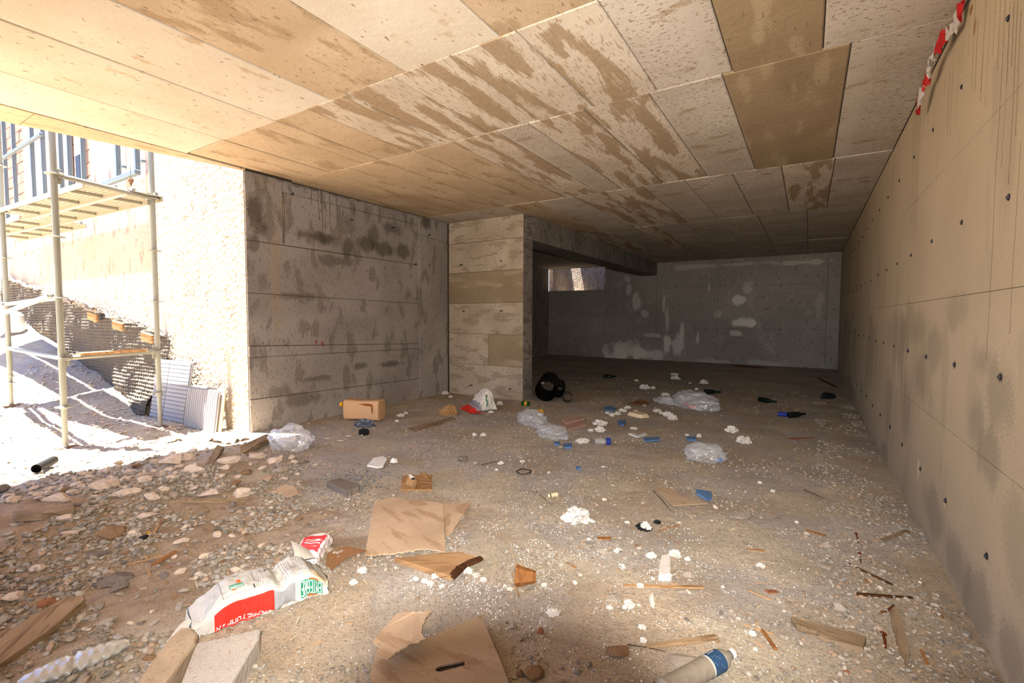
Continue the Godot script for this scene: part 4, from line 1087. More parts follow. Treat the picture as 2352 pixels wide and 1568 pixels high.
# a lying paper sack along +x: rounded box section that changes along its length
func sack_body(length: float, wid: float, hei: float, sd: int, fold := 0.62) -> MB:
	var m := MB.new()
	var nz := FastNoiseLite.new(); nz.seed = sd; nz.frequency = 1.0; nz.fractal_octaves = 3
	var nu := 64; var nv := 72
	for i in nu + 1:
		var u := float(i) / nu
		var hh := hei * (0.42 + 0.58 * smoothstep(0.0, 0.28, u)) * (1.0 - 0.55 * smoothstep(0.80, 1.0, u))
		var ww := wid * (0.90 + 0.10 * sin(u * PI)) * (1.0 + 0.06 * smoothstep(0.85, 1.0, u))
		hh *= 1.0 - 0.22 * exp(-pow((u - fold) / 0.045, 2.0))
		for j in nv + 1:
			var a := -PI * 0.5 + TAU * j / nv
			# rounded rectangle by a superellipse; a = -90 degrees is the underside, +z the near side
			var ca := cos(a); var sa := sin(a)
			var e := 0.42
			var z := signf(ca) * pow(absf(ca), e) * ww * 0.5
			var y := signf(sa) * pow(absf(sa), e) * hh * 0.5 + hh * 0.5
			var q := Vector3(u * length, y, z)
			var wr := 0.010 * nz.get_noise_3d(q.x * 9.0, q.y * 16.0, q.z * 9.0) + 0.006 * nz.get_noise_3d(q.x * 24.0, q.y * 24.0, q.z * 24.0)
			if y > 0.01: q += Vector3(0, wr * signf(sa), wr * signf(ca))
			q.x += 0.02 * nz.get_noise_2d(q.z * 10.0, q.y * 10.0) * (1.0 if i == 0 or i == nu else 0.0)
			q.y = maxf(q.y, 0.001)
			m.p(q, Vector2(u, float(j) / nv))
	for i in nu:
		for j in nv:
			var b := i * (nv + 1) + j
			m.quad(b, b + 1, b + nv + 2, b + nv + 1)
	# the far end is folded shut, the near end stays open with a skin inside
	var c1 := m.p(Vector3(length * 1.005, hei * 0.18, 0), Vector2(1, 0.5))
	for j in nv: m.tri(c1, nu * (nv + 1) + j, nu * (nv + 1) + j + 1)
	var c0 := m.p(Vector3(length * 0.16, hei * 0.2, 0), Vector2(0.02, 0.02))
	for j in nv: m.tri(c0, j + 1, j)
	return m

func build_sacks():
	M.sack = std(Color.WHITE, 0.75, "crumple", 0.6)
	M.sack.albedo_texture = sack_print()
	var a: Vector3 = Vector3(-1.947, 0.000, -0.819); var b: Vector3 = Vector3(-1.789, 0.000, -1.286)
	var d := b - a
	var t := thing("cement_sack", "white paper cement sack with red band and green logo lying on the gravel", "sack", on(a, -0.004), atan2(-d.z, d.x))
	var body := part("paper_body", sack_body(d.length(), 0.195, 0.135, 17).mesh(M.sack, true, false), t)
	var flap := func(u: float, v: float) -> Vector3: return Vector3(0.01 - 0.07 * v - 0.03 * sin(u * 7.0) * v, 0.012 + 0.03 * (1.0 - v) + 0.012 * sin(u * 11.0 + v * 3.0), lerpf(-0.02, 0.10, u) + 0.05 * v)
	part("torn_flap", sheet(16, 10, flap, 0.002).mesh(M.sack_plain, false), t)
	var corner := func(u: float, v: float) -> Vector3: return Vector3(d.length() * (0.82 + 0.14 * v), 0.10 + 0.055 * u * (1.0 - v) + 0.01, -0.07 - 0.09 * u + 0.02 * v)
	part("corner_fold", sheet(8, 8, corner, 0.002).mesh(M.sack_plain, false), t)
	# second, smaller sack behind the first
	var im := Image.create_empty(256, 256, false, Image.FORMAT_RGB8)
	im.fill(Color(0.80, 0.74, 0.72))
	for y in range(100, 150):
		for x in range(30 + (y - 100) / 2, 190 - (y - 100) / 3): im.set_pixel(x, y, Color(0.78, 0.22, 0.24))
	for q in [[60, 110, 14, 6], [60, 110, 5, 30], [60, 136, 20, 6], [92, 110, 6, 30], [112, 108, 6, 32], [130, 108, 6, 32], [112, 120, 24, 6]]: im.fill_rect(Rect2i(q[0], q[1], q[2], q[3]), Color(0.9, 0.84, 0.82))
	for k in 5: im.fill_rect(Rect2i(40, 165 + k * 9, 150 - k * 14, 3), Color(0.70, 0.56, 0.55))
	var ms := std(Color.WHITE, 0.75, "crumple", 0.4)
	ms.albedo_texture = ImageTexture.create_from_image(im)
	a = Vector3(-1.991, 0.000, -1.334); b = Vector3(-2.104, 0.000, -1.506)
	d = b - a
	t = thing("small_paper_sack", "small white paper sack with red print behind the cement sack", "sack", on(a), atan2(-d.z, d.x))
	part("paper_body", sack_body(d.length() * 1.05, 0.12, 0.07, 23, 0.3).mesh(ms, true, false), t)
	# sack with a red end by the pier
	var im2 := Image.create_empty(512, 512, false, Image.FORMAT_RGB8)
	im2.fill(Color(0.78, 0.755, 0.71))
	im2.fill_rect(Rect2i(0, 0, 110, 512), Color(0.80, 0.20, 0.16)); im2.fill_rect(Rect2i(110, 0, 100, 512), Color(0.56, 0.54, 0.55))
	for q in [[300, 120], [420, 250]]:
		im2.fill_rect(Rect2i(q[0], q[1], 24, 70), Color(0.22, 0.46, 0.36)); im2.fill_rect(Rect2i(q[0] + 24, q[1] + 20, 12, 34), Color(0.80, 0.30, 0.20))
	im2.generate_mipmaps()
	var mp := std(Color.WHITE, 0.75, "crumple", 0.5)
	mp.albedo_texture = ImageTexture.create_from_image(im2)
	a = Vector3(-3.638, 0.000, -4.700); b = Vector3(-3.458, 0.000, -5.019)
	d = b - a
	t = thing("collapsed_sack", "collapsed white and red paper sack heaped against the pier", "sack", on(a), atan2(-d.z, d.x))
	var nzs := FastNoiseLite.new(); nzs.seed = 5; nzs.frequency = 1.3
	var bd := sack_body(d.length() * 1.05, 0.32, 0.16, 29, 0.35)
	for i in bd.v.size():
		var q := bd.v[i]
		var u := clampf(q.x / (d.length() * 1.05), 0.0, 1.0)
		var up := smoothstep(0.2, 0.8, u)
		bd.v[i] = Vector3(q.x, q.y * (0.4 + 1.25 * up) * (1.0 - 0.3 * smoothstep(0.8, 1.0, u)), q.z * (1.0 - 0.45 * up * q.y / 0.16)) + Vector3(1, 1, 1) * 0.02 * nzs.get_noise_3d(q.x * 5, q.y * 9, q.z * 5) * clampf(q.y * 20.0, 0.0, 1.0)
	part("paper_body", bd.mesh(mp, true, false), t)
	var rf := func(u: float, v: float) -> Vector3: return Vector3(-0.02 + 0.16 * u, 0.012 + 0.03 * sin(u * 5.0) * sin(v * 3.0), 0.12 + 0.13 * v + 0.04 * u)
	part("red_flap", sheet(10, 8, rf, 0.002).mesh(M.red, false), t)
	single("crumpled_paper_bag", rock(402, Vector3(0.30, 0.14, 0.18), 3, 6, 0.35).mesh(M.orange_paper, false), "crumpled orange-brown paper bag beside the collapsed sack", "paper bag", on(Vector3(-3.675, 0.000, -4.420), 0.05), 0.5)

# ---------------------------------------------------------------- cardboard and wood
func lay(called: String, at: Vector3, poly: PackedVector2Array, thick: float, mat: Material, label: String, category: String, bev := 0.002, lift := 0.0, group := "", wob := 0.0) -> MeshInstance3D:
	return single(called, plate(poly, thick, bev, wob, called.length()).mesh(mat, false), label, category, on(at, lift), 0.0, group)

func torn(poly: PackedVector2Array, sides: Array, sd: int, amp: float, n := 14) -> PackedVector2Array:
	var r := RandomNumberGenerator.new(); r.seed = sd
	var out := PackedVector2Array()
	for i in poly.size():
		out.push_back(poly[i])
		if i in sides:
			var b := poly[(i + 1) % poly.size()]
			var nrm := (b - poly[i]).orthogonal().normalized()
			for k in range(1, n): out.push_back(poly[i].lerp(b, float(k) / n + r.randf_range(-0.2, 0.2) / n) + nrm * r.randf_range(-amp, amp))
	return out

func build_boards():
	# flat sheets of cardboard on the floor
	lay2("cardboard_sheet", Vector3(-1.865, 0.000, -1.866), PackedVector2Array([Vector2(-0.433, -0.167), Vector2(-0.373, -0.258), Vector2(-0.049, -0.382), Vector2(0.370, 0.092), Vector2(0.262, 0.128), Vector2(0.164, 0.255), Vector2(0.059, 0.332)]), 0.006, M.cardboard_pale, "large flat sheet of dusty cardboard with brown stains", "cardboard", [4, 5], 31, 0.006, 0.004)
	lay2("cardboard_sheet", Vector3(-1.729, 0.000, -2.121), PackedVector2Array([Vector2(-0.189, -0.124), Vector2(-0.046, -0.233), Vector2(0.117, 0.148), Vector2(0.119, 0.209)]), 0.005, M.cardboard_pale, "torn cardboard corner reaching out from under the large sheet", "cardboard", [1], 32, 0.006, 0.001)
	lay2("cardboard_sheet", Vector3(-0.698, 0.000, -3.168), PackedVector2Array([Vector2(-0.169, -0.089), Vector2(-0.052, -0.105), Vector2(0.011, -0.015), Vector2(0.193, 0.024), Vector2(0.017, 0.185)]), 0.004, M.cardboard, "dull brown folder of cardboard beside a blue foam scrap", "cardboard", [2], 33, 0.004, 0.003)
	lay2("cardboard_sheet", Vector3(-2.894, 0.005, -1.818), PackedVector2Array([Vector2(-0.081, 0.062), Vector2(-0.130, -0.070), Vector2(-0.024, -0.076), Vector2(0.111, -0.024), Vector2(0.108, 0.065), Vector2(0.016, 0.043)]), 0.006, M.cardboard_pale, "small ragged cardboard scrap near the grey block", "cardboard", [0, 2, 3], 34, 0.006, 0.01)
	lay2("cardboard_sheet", Vector3(-1.890, 0.000, -1.462), PackedVector2Array([Vector2(-0.079, 0.020), Vector2(-0.065, -0.072), Vector2(0.064, -0.111), Vector2(0.028, -0.019), Vector2(0.061, 0.101), Vector2(-0.009, 0.082)]), 0.004, M.cardboard_brown, "brown cardboard scrap bent up behind the cement sack", "cardboard", [2], 35, 0.006, 0.006)
	lay2("cardboard_sheet", Vector3(-3.199, 0.024, -1.863), PackedVector2Array([Vector2(-0.028, 0.043), Vector2(-0.051, -0.027), Vector2(0.006, -0.044), Vector2(0.072, 0.027)]), 0.004, M.cardboard_pale, "tiny folded cardboard scrap on the dust beside the stones", "cardboard", [0], 36, 0.004, 0.01)
	lay2("cardboard_sheet", Vector3(-1.924, 0.000, -6.414), PackedVector2Array([Vector2(-0.129, 0.185), Vector2(-0.081, -0.247), Vector2(0.093, -0.116), Vector2(0.118, 0.177)]), 0.004, M.cardboard_brown, "reddish cardboard scrap behind the foam tray", "cardboard", [0], 37, 0.01, 0.01)
	# torn carton in front, with its grip hole
	var poly := carton_outline([Vector3(-1.249, -0.001, -1.113), Vector3(-1.125, -0.002, -1.251), Vector3(-1.047, -0.000, -1.452), Vector3(-0.937, -0.001, -1.362), Vector3(-0.797, -0.001, -1.239), Vector3(-0.574, -0.001, -1.042), Vector3(-0.859, -0.000, -0.806), Vector3(-1.166, -0.001, -1.005)])
	var c: Vector3 = poly[0]
	var t := thing("torn_carton", "open cardboard carton panel with grip hole lying beside the dark lens shadow", "cardboard box", on(c, 0.02), 0.0)  # the dark floor beside it is the lens shadow from the flash
	var face := carton_face(poly[1], [Vector3(-1.009, -0.002, -1.142), Vector3(-1.003, -0.001, -1.161), Vector3(-0.948, -0.002, -1.218), Vector3(-0.934, -0.002, -1.209), Vector3(-0.935, -0.001, -1.196), Vector3(-0.982, -0.002, -1.137), Vector3(-0.996, -0.002, -1.132)], c)
	part("panel", face.mesh(M.cardboard, false), t).rotation.x = 0.0
	var fl := to_local_poly([Vector3(-1.246, -0.002, -1.086), Vector3(-1.266, -0.000, -1.153), Vector3(-1.284, -0.001, -1.239), Vector3(-1.228, -0.001, -1.269), Vector3(-1.167, -0.002, -1.298), Vector3(-1.156, -0.001, -1.257), Vector3(-1.142, -0.001, -1.223), Vector3(-1.114, -0.001, -1.189), Vector3(-1.081, -0.002, -1.171), Vector3(-1.105, -0.002, -1.141), Vector3(-1.124, -0.000, -1.103), Vector3(-1.128, -0.001, -1.047), Vector3(-1.185, -0.002, -1.044), Vector3(-1.198, -0.000, -1.075)], c)
	var fm := plate(torn(fl, [3, 4, 5, 6, 8, 9, 10, 11, 12], 52, 0.003, 6), 0.006, 0.0, 0.0, 6)
	for i in fm.v.size():
		fm.v[i].y += 0.035 + 0.10 * (fm.v[i].x - fl[1].x) - 0.12 * (fm.v[i].z - fl[1].y) * 0.5 + 0.002 * sin(fm.v[i].x * 260.0)
		fm.v[i].y = maxf(fm.v[i].y, 0.012)
	part("torn_flap", fm.mesh(M.cardboard_pale, false), t)
	# broken board with a rotten end
	lay2("broken_board", Vector3(-1.424, 0.000, -1.695), PackedVector2Array([Vector2(-0.234, 0.111), Vector2(-0.185, 0.073), Vector2(-0.082, -0.047), Vector2(0.009, -0.110), Vector2(0.115, -0.117), Vector2(0.097, -0.058), Vector2(0.084, -0.014), Vector2(0.108, 0.067), Vector2(0.090, 0.094)]), 0.022, M.wood_pale, "wide broken board with a rotten brown end on the gravel", "board", [3, 4, 5, 6], 41, 0.006, 0.004)
	var rot := to_local_poly([Vector3(-1.340, -0.002, -1.614), Vector3(-1.351, -0.000, -1.683), Vector3(-1.341, -0.001, -1.754), Vector3(-1.314, -0.001, -1.819), Vector3(-1.290, -0.002, -1.808), Vector3(-1.316, -0.000, -1.705), Vector3(-1.307, -0.002, -1.635), Vector3(-1.302, -0.001, -1.604)], get_node("broken_board").position)
	var re := part("rotten_edge", plate(torn(rot, [0, 4], 42, 0.004), 0.014, 0.003, 0.004, 5).mesh(M.wood_dark, false), get_node("broken_board"), Vector3(0, 0.012, 0))
	re.set_meta("label", "dark rotten edge")
	lay2("plank", Vector3(-2.433, 0.000, -0.525), PackedVector2Array([Vector2(0.012, 0.141), Vector2(-0.087, 0.021), Vector2(-0.153, -0.109), Vector2(-0.105, -0.154), Vector2(-0.061, -0.147), Vector2(0.066, -0.016), Vector2(0.135, 0.091), Vector2(0.193, 0.173)]), 0.03, M.wood, "thick weathered plank with dark slits half in the gravel", "plank", [], 43, 0.0, 0.0)
	lay2("plank", Vector3(0.084, 0.000, -2.055), PackedVector2Array([Vector2(-0.107, -0.025), Vector2(-0.059, -0.030), Vector2(0.130, -0.042), Vector2(0.114, 0.036), Vector2(0.009, 0.041), Vector2(-0.086, 0.021)]), 0.022, M.wood_grey, "dusty grey plank sunk in the gravel near the right wall", "plank", [4], 44, 0.004, 0.0)
	lay2("plank", Vector3(0.321, 0.000, -2.206), PackedVector2Array([Vector2(-0.009, -0.162), Vector2(0.022, -0.189), Vector2(0.018, 0.089), Vector2(-0.002, 0.198), Vector2(-0.015, 0.121), Vector2(-0.015, -0.058)]), 0.015, M.wood_grey, "narrow half-buried grey board beside the rusty nails", "plank", [], 45, 0.003, 0.0)
	lay2("plank", Vector3(-4.159, 0.006, -2.323), PackedVector2Array([Vector2(-0.015, 0.124), Vector2(-0.250, -0.250), Vector2(-0.100, -0.229), Vector2(0.105, 0.084), Vector2(0.261, 0.271)]), 0.03, M.wood, "short plank end beside the clear plastic bag", "plank", [], 46, 0.0, 0.02)
	lay2("plank", Vector3(-3.473, 0.000, -3.925), PackedVector2Array([Vector2(-0.092, 0.316), Vector2(-0.060, -0.405), Vector2(0.064, -0.316), Vector2(0.088, 0.405)]), 0.012, M.wood_grey, "long dusty plank lying towards the collapsed sack", "plank", [1], 47, 0.004, 0.0)
	lay2("plank", Vector3(-3.507, 0.071, -0.796), PackedVector2Array([Vector2(-0.107, 0.103), Vector2(-0.040, -0.001), Vector2(0.007, -0.116), Vector2(0.084, -0.099), Vector2(0.079, 0.010), Vector2(-0.023, 0.104)]), 0.035, M.wood_grey, "weathered grey plank piece among the rubble at the shadow edge", "plank", [2], 48, 0.003, 0.0)
	lay2("plank", Vector3(-3.928, 0.070, -1.872), PackedVector2Array([Vector2(0.198, 0.166), Vector2(-0.298, -0.165), Vector2(-0.187, -0.163), Vector2(0.288, 0.162)]), 0.03, M.wood_grey, "short dark wood block standing out among the white rubble", "plank", [], 49, 0.0, 0.0)
	# sticks and slats
	var k := 0
	for q in [
		[Vector3(-0.658, 0.000, -1.988), Vector3(-0.353, 0.000, -2.148), 0.022, 0.008, "wood_pale", "long pale lath lying below the foam rectangle"],
		[Vector3(-0.459, 0.000, -1.639), Vector3(-0.251, 0.000, -1.825), 0.028, 0.014, "wood", "split lath with a dark edge beside the water bottle"],
		[Vector3(0.198, 0.000, -2.751), Vector3(0.352, 0.000, -2.629), 0.016, 0.012, "wood_dark", "curved dark splinter above the straight dark one by the wall"],
		[Vector3(0.207, 0.000, -2.442), Vector3(0.410, 0.000, -2.555), 0.014, 0.010, "wood_dark", "straight dark splinter above the half-buried board"],
		[Vector3(0.358, 0.000, -3.108), Vector3(0.505, 0.000, -3.342), 0.030, 0.008, "wood_grey", "short grey slat leaning at the foot of the right wall"],
		[Vector3(-3.225, 0.030, -1.326), Vector3(-2.966, 0.008, -1.581), 0.014, 0.012, "wood", "grey stick lying under the white plaster pieces"],
		[Vector3(-0.114, 0.000, -1.970), Vector3(-0.062, 0.000, -1.864), 0.014, 0.008, "wood_brown", "orange wood sliver lying across the gravel"],
		[Vector3(-0.179, 0.000, -1.970), Vector3(-0.073, 0.000, -1.959), 0.008, 0.006, "wood_pale", "thin pale sliver above the orange one"],
		[Vector3(-2.007, 0.000, -0.658), Vector3(-1.955, 0.000, -0.725), 0.018, 0.010, "wood_brown", "brown stick at the tip of the plastic wrapped bundle"],
		[Vector3(0.485, 0.000, -2.465), Vector3(0.516, 0.000, -2.422), 0.022, 0.008, "wood_grey", "small grey slat beside a cigarette end"],
		[Vector3(0.374, 0.000, -2.139), Vector3(0.381, 0.000, -2.069), 0.012, 0.006, "wood_brown", "orange wood sliver in the corner by the right wall"],
		[Vector3(-1.126, 0.000, -1.803), Vector3(-1.002, 0.000, -1.663), 0.012, 0.006, "wood_pale", "thin pale stick standing off the brown cone"],
		[Vector3(0.021, 0.000, -3.073), Vector3(0.114, 0.000, -3.032), 0.016, 0.006, "wood_brown", "cluster-like brown splinter on the grey dust"],
		[Vector3(-0.246, 0.000, -2.642), Vector3(-0.154, 0.000, -2.670), 0.014, 0.006, "wood_brown", "bright orange splinter on the gravel"],
		[Vector3(-0.608, 0.000, -2.573), Vector3(-0.531, 0.000, -2.505), 0.012, 0.006, "wood_brown", "short brown splinter above the foam rectangle"],
		[Vector3(-0.118, 0.000, -2.259), Vector3(-0.078, 0.000, -2.301), 0.026, 0.008, "brick_red", "red brown chip with a torn end"],
		[Vector3(-0.186, 0.000, -2.223), Vector3(-0.096, 0.000, -2.215), 0.012, 0.005, "wood_pale", "pale shaving below the red brown chip"],
		[Vector3(-0.672, 0.000, -2.594), Vector3(-0.588, 0.000, -2.739), 0.008, 0.005, "wood_brown", "thin brown stick beside the black rubber scrap"],
		[Vector3(-0.921, 0.000, -2.338), Vector3(-0.851, 0.000, -2.359), 0.030, 0.006, "wood_brown", "flat brown chip at the edge of the beads"],
		[Vector3(-0.960, 0.000, -2.034), Vector3(-0.892, 0.000, -2.005), 0.010, 0.006, "wood_brown", "small brown splinter above the dark lens shadow"],
		[Vector3(-2.755, 0.002, -0.853), Vector3(-2.652, 0.001, -1.100), 0.008, 0.006, "wood_pale", "long straw of wood over the gravel"],
		[Vector3(-2.234, 0.000, -0.880), Vector3(-2.200, 0.000, -0.940), 0.014, 0.006, "wood_brown", "orange splinter above the sack"],
		[Vector3(-2.767, 0.002, -0.584), Vector3(-2.733, 0.001, -0.532), 0.012, 0.008, "wood_pale", "pale splinter in the coarse gravel"],
		[Vector3(-2.618, 0.001, -0.934), Vector3(-2.496, 0.000, -0.901), 0.022, 0.006, "wood_pale", "stubby pale wood chip in the gravel"],
		[Vector3(-2.644, 0.001, -0.965), Vector3(-2.682, 0.001, -1.083), 0.030, 0.005, "wood_brown", "broad tan bark chip in the gravel"],
		[Vector3(-2.851, 0.004, -1.006), Vector3(-3.093, 0.016, -1.188), 0.020, 0.006, "wood_pale", "tan bark strip beside the yellow lid"],
		[Vector3(-3.356, 0.048, -0.837), Vector3(-3.291, 0.039, -0.891), 0.035, 0.004, "cardboard_brown", "curled orange bark piece below the white stone"],
		[Vector3(0.042, 0.000, -3.158), Vector3(0.298, 0.000, -3.101), 0.006, 0.004, "wood_pale", "thin straw towards the right wall"],
		[Vector3(-0.132, 0.000, -5.288), Vector3(0.084, 0.000, -5.527), 0.050, 0.010, "brick_red", "reddish board scrap far along the right wall"],
		[Vector3(-1.428, 0.065, -11.931), Vector3(-0.763, 0.065, -11.928), 0.080, 0.030, "wood_dark", "dark timber lying at the foot of the back wall"],
		[Vector3(0.199, 0.033, -10.697), Vector3(0.434, 0.008, -9.716), 0.030, 0.020, "wood_dark", "dark stick on the floor far along the right wall"]]:
		var p0: Vector3 = on(q[0]); var p1: Vector3 = on(q[1])
		var d := p1 - p0
		var m := box(Vector3(d.length(), q[3], q[2]), minf(q[3], q[2]) * 0.25)
		for i in m.v.size():
			var u := m.v[i].x / d.length()
			m.v[i].y += 0.006 * sin(u * 5.0 + k); m.v[i].z *= 1.0 - 0.5 * absf(u) * float(k % 3)
			m.uv[i] = Vector2(m.v[i].x, m.v[i].z + m.v[i].y)
		var o := single("wood_splinter", m.mesh(M[q[4]], false), q[5], "wood splinter", (p0 + p1) * 0.5 + Vector3(0, q[3] * 0.45, 0), atan2(-d.z, d.x), "splinters and laths on the floor")
		o.rotation.z = asin(clampf(d.y / d.length(), -0.5, 0.5))
		k += 1

func lay2(called: String, at: Vector3, poly: PackedVector2Array, thick: float, mat: Material, label: String, category: String, tears: Array, sd: int, amp: float, lift: float):
	var p := torn(poly, tears, sd, amp) if tears.size() else poly
	var m := plate(p, thick, minf(0.003, thick * 0.3), 0.006, sd)
	var ax := Vector2.RIGHT                    # the grain runs along the longest stretch of the outline
	var best := 0.0
	for i in poly.size():
		for j in i:
			if poly[i].distance_to(poly[j]) > best:
				best = poly[i].distance_to(poly[j]); ax = (poly[i] - poly[j]) / best
	for i in m.v.size():
		var q := Vector2(m.v[i].x, m.v[i].z)
		m.uv[i] = Vector2(q.dot(ax), q.dot(ax.orthogonal()) + m.v[i].y) + Vector2(sd * 0.37, sd * 0.21)
	return single(called, m.mesh(mat, false), label, category, on(at, lift + (0.008 if category == "cardboard" else 0.0)))

func carton_outline(pts: Array) -> Array:
	var c := Vector3.ZERO
	for q in pts: c += q / pts.size()
	var poly := PackedVector2Array()
	for q in pts: poly.push_back(Vector2(q.x - c.x, q.z - c.z))
	return [c, poly]

# the panel with its grip hole: both outlines, joined, and raised a little towards the far corner
func carton_face(poly: PackedVector2Array, hole: Array, c: Vector3) -> MB:
	var hp := PackedVector2Array()
	for q in hole: hp.push_back(Vector2(q.x - c.x, q.z - c.z))
	# cut the sheet into an upper and a lower piece through the hole so that both are simple outlines
	var m := MB.new()
	var a := hp[0]; var b := hp[3]
	var dir := (b - a).normalized()
	var far := 3.0
	var nrm := dir.orthogonal()
	for s in [1.0, -1.0]:
		var half := PackedVector2Array([a - dir * far, b + dir * far, b + dir * far + nrm * far * s, a - dir * far + nrm * far * s])
		for piece in Geometry2D.intersect_polygons(poly, half):
			for cut in Geometry2D.clip_polygons(piece, hp):
				if cut.size() >= 3: m.add(plate(cut, 0.006, 0.0))
	for i in m.v.size():
		m.v[i].y += 0.004 * sin(m.v[i].x * 30.0 + m.v[i].z * 18.0)
	return m
# ---------------------------------------------------------------- plastics
# a soft bag: a ball pulled flat on the ground with sharp creases
func bag(sd: int, size: Vector3, crease := 0.28, sub := 4) -> MB:
	var m := ico(sub)
	var nz := FastNoiseLite.new(); nz.seed = sd; nz.frequency = 1.1; nz.fractal_type = FastNoiseLite.FRACTAL_RIDGED; nz.fractal_octaves = 3
	var lo := FastNoiseLite.new(); lo.seed = sd + 1; lo.frequency = 0.8
	for i in m.v.size():
		var q := m.v[i]
		var k := 1.0 + 0.35 * lo.get_noise_3dv(q * 1.2) + crease * 0.5 * nz.get_noise_3dv(q * 1.3)
		q *= k
		q.y = q.y if q.y > -0.45 else -0.45 + (q.y + 0.45) * 0.1
		m.v[i] = Vector3(q.x * size.x * 0.5, (q.y + 0.5) / 1.5 * size.y, q.z * size.z * 0.5)
		m.uv[i] = Vector2(q.x + q.y, q.z) * 0.5
	return m

func turned(m: MB, b: Basis, at := Vector3.ZERO) -> MB:
	return m.moved(Transform3D(b, at))

func build_plastics():
	# jerrycan lying on its side
	var a: Vector3 = Vector3(-4.463, 0.000, -3.505); var b: Vector3 = Vector3(-4.062, 0.000, -3.658)
	var d := b - a
	var t := thing("jerrycan", "dirty orange plastic jerrycan lying on its side before the left wall", "jerrycan", on((a + b) * 0.5, 0.005), atan2(-d.z, d.x))
	var L := d.length() * 1.02
	var can := box(Vector3(L, 0.235, 0.20), 0.04, Vector3(0, 0.118, -0.10))
	can = can_body(L, 0.235, 0.20)
	part("body", can.mesh(M.jerrycan, true), t)
	part("cap", turned(lathe([[0.0, 0.0], [0.026, 0.0], [0.026, 0.03], [0.022, 0.034], [0.0, 0.034]], 14), Basis(Vector3.FORWARD, -PI / 2), Vector3(-L * 0.5 - 0.03, 0.17, -0.06)).mesh(M.yellow, false, false), t)
	part("handle", tube([Vector3(-L * 0.5 + 0.005, 0.06, -0.10), Vector3(-L * 0.5 - 0.025, 0.075, -0.10), Vector3(-L * 0.5 - 0.025, 0.12, -0.10), Vector3(-L * 0.5 + 0.005, 0.135, -0.10)], 0.011, 8).mesh(M.jerrycan, true), t)
	part("rust_streak", plate(PackedVector2Array([Vector2(-0.02, -0.006), Vector2(0.10, -0.012), Vector2(0.15, 0.0), Vector2(0.155, 0.09), Vector2(0.14, 0.10), Vector2(0.135, 0.02), Vector2(0.06, 0.012)]), 0.002).moved(Transform3D(Basis(Vector3.RIGHT, PI / 2), Vector3(0.0, 0.19, 0.0015))).mesh(M.jerry_rust, false), t)
	single("foil_bag", bag(501, Vector3(0.20, 0.07, 0.12), 0.5).mesh(M.foil, false), "crumpled dark silver foil bag in front of the jerrycan", "bag", on(Vector3(-4.018, 0.000, -3.435)), 0.3)
	# clear and milky bags
	single("plastic_bag", bag(511, Vector3(0.36, 0.20, 0.26), 0.22).mesh(M.milky, true), "puffed milky plastic bag at the corner of the left wall", "plastic bag", on(Vector3(-3.928, 0.000, -2.516)), 0.5)
	single("plastic_bag", bag(512, Vector3(0.44, 0.16, 0.22), 0.3).mesh(M.clear, true), "long crumpled clear bag with a silver scrap inside", "plastic bag", on(Vector3(-2.543, 0.000, -4.484)), -0.5)
	single("plastic_bag", bag(513, Vector3(0.36, 0.12, 0.24), 0.3).mesh(M.clear, true), "flat crumpled clear bag in front of the pink boards", "plastic bag", on(Vector3(-2.129, 0.000, -4.160)), -0.3)
	t = thing("plastic_bag", "large puffed clear bag with red print in the dark middle", "plastic bag", on(Vector3(-1.214, 0.000, -6.478)), -0.4)
	part("film", bag(514, Vector3(0.62, 0.22, 0.34), 0.25).mesh(M.clear, true), t)
	for q in [[-0.02, 0.07, 0.17], [0.07, 0.05, 0.165], [0.03, 0.035, 0.17]]: part("red_print", box(Vector3(0.05, 0.03, 0.004), 0.001).mesh(M.red, false), t, Vector3(q[0], q[1], q[2]))
	part("twisted_neck", bag(515, Vector3(0.34, 0.10, 0.16), 0.3).mesh(M.clear, true), t, Vector3(-0.42, 0.0, 0.05))
	t = thing("clear_tub", "crushed clear plastic tub with a small blue piece lying on the dust", "tub", on(Vector3(-0.700, 0.000, -4.151)), 0.3)
	part("shell", bag(516, Vector3(0.30, 0.14, 0.20), 0.25).mesh(M.clear_thin, true), t)
	part("blue_piece", box(Vector3(0.05, 0.035, 0.004), 0.001).mesh(M.foam_blue, false), t, Vector3(0.1, 0.03, 0.07))  # small flat blue piece on the shell
	# plastic wrapped bundle in front
	a = Vector3(-2.076, 0.000, -0.389); b = Vector3(-2.012, 0.000, -0.657)
	d = b - a
	t = thing("wrapped_bundle", "long clear plastic wrapped bundle with quilted creases in the foreground", "plastic package", on(a), atan2(-d.z, d.x))
	var wl := d.length()
	var wrap := func(u: float, v: float) -> Vector3:
		var ang := TAU * v
		var w := 0.052 * pow(maxf(0.0, sin(PI * clampf(u, 0.015, 0.985))), 0.35) * (1.0 - 0.28 * exp(-pow((u - 0.48) / 0.03, 2.0)))
		w *= 1.0 + 0.10 * absf(sin(u * 34.0 + ang)) - 0.10 * absf(sin(u * 28.0 - ang * 2.0))
		return Vector3(u * wl, 0.026 + 0.42 * w * sin(ang), w * cos(ang))
	part("film", sheet(130, 48, wrap, 0.001).mesh(M.wrap, true), t)
	var core := func(u: float, v: float) -> Vector3:
		var q: Vector3 = wrap.call(0.04 + 0.92 * u, v)
		return Vector3(q.x, 0.026 + (q.y - 0.026) * 0.8, q.z * 0.86)
	part("contents", sheet(40, 20, core, 0.001).mesh(M.felt_pale, true), t)
	# water bottle at the lower edge, covered with dust
	a = Vector3(-0.348, 0.000, -1.432); b = Vector3(-0.201, 0.000, -1.701)
	d = b - a
	t = thing("water_bottle", "dusty plastic water bottle with a blue label and a white barcode", "bottle", on(a, 0.033), atan2(-d.z, d.x))
	var bl := d.length() + 0.02
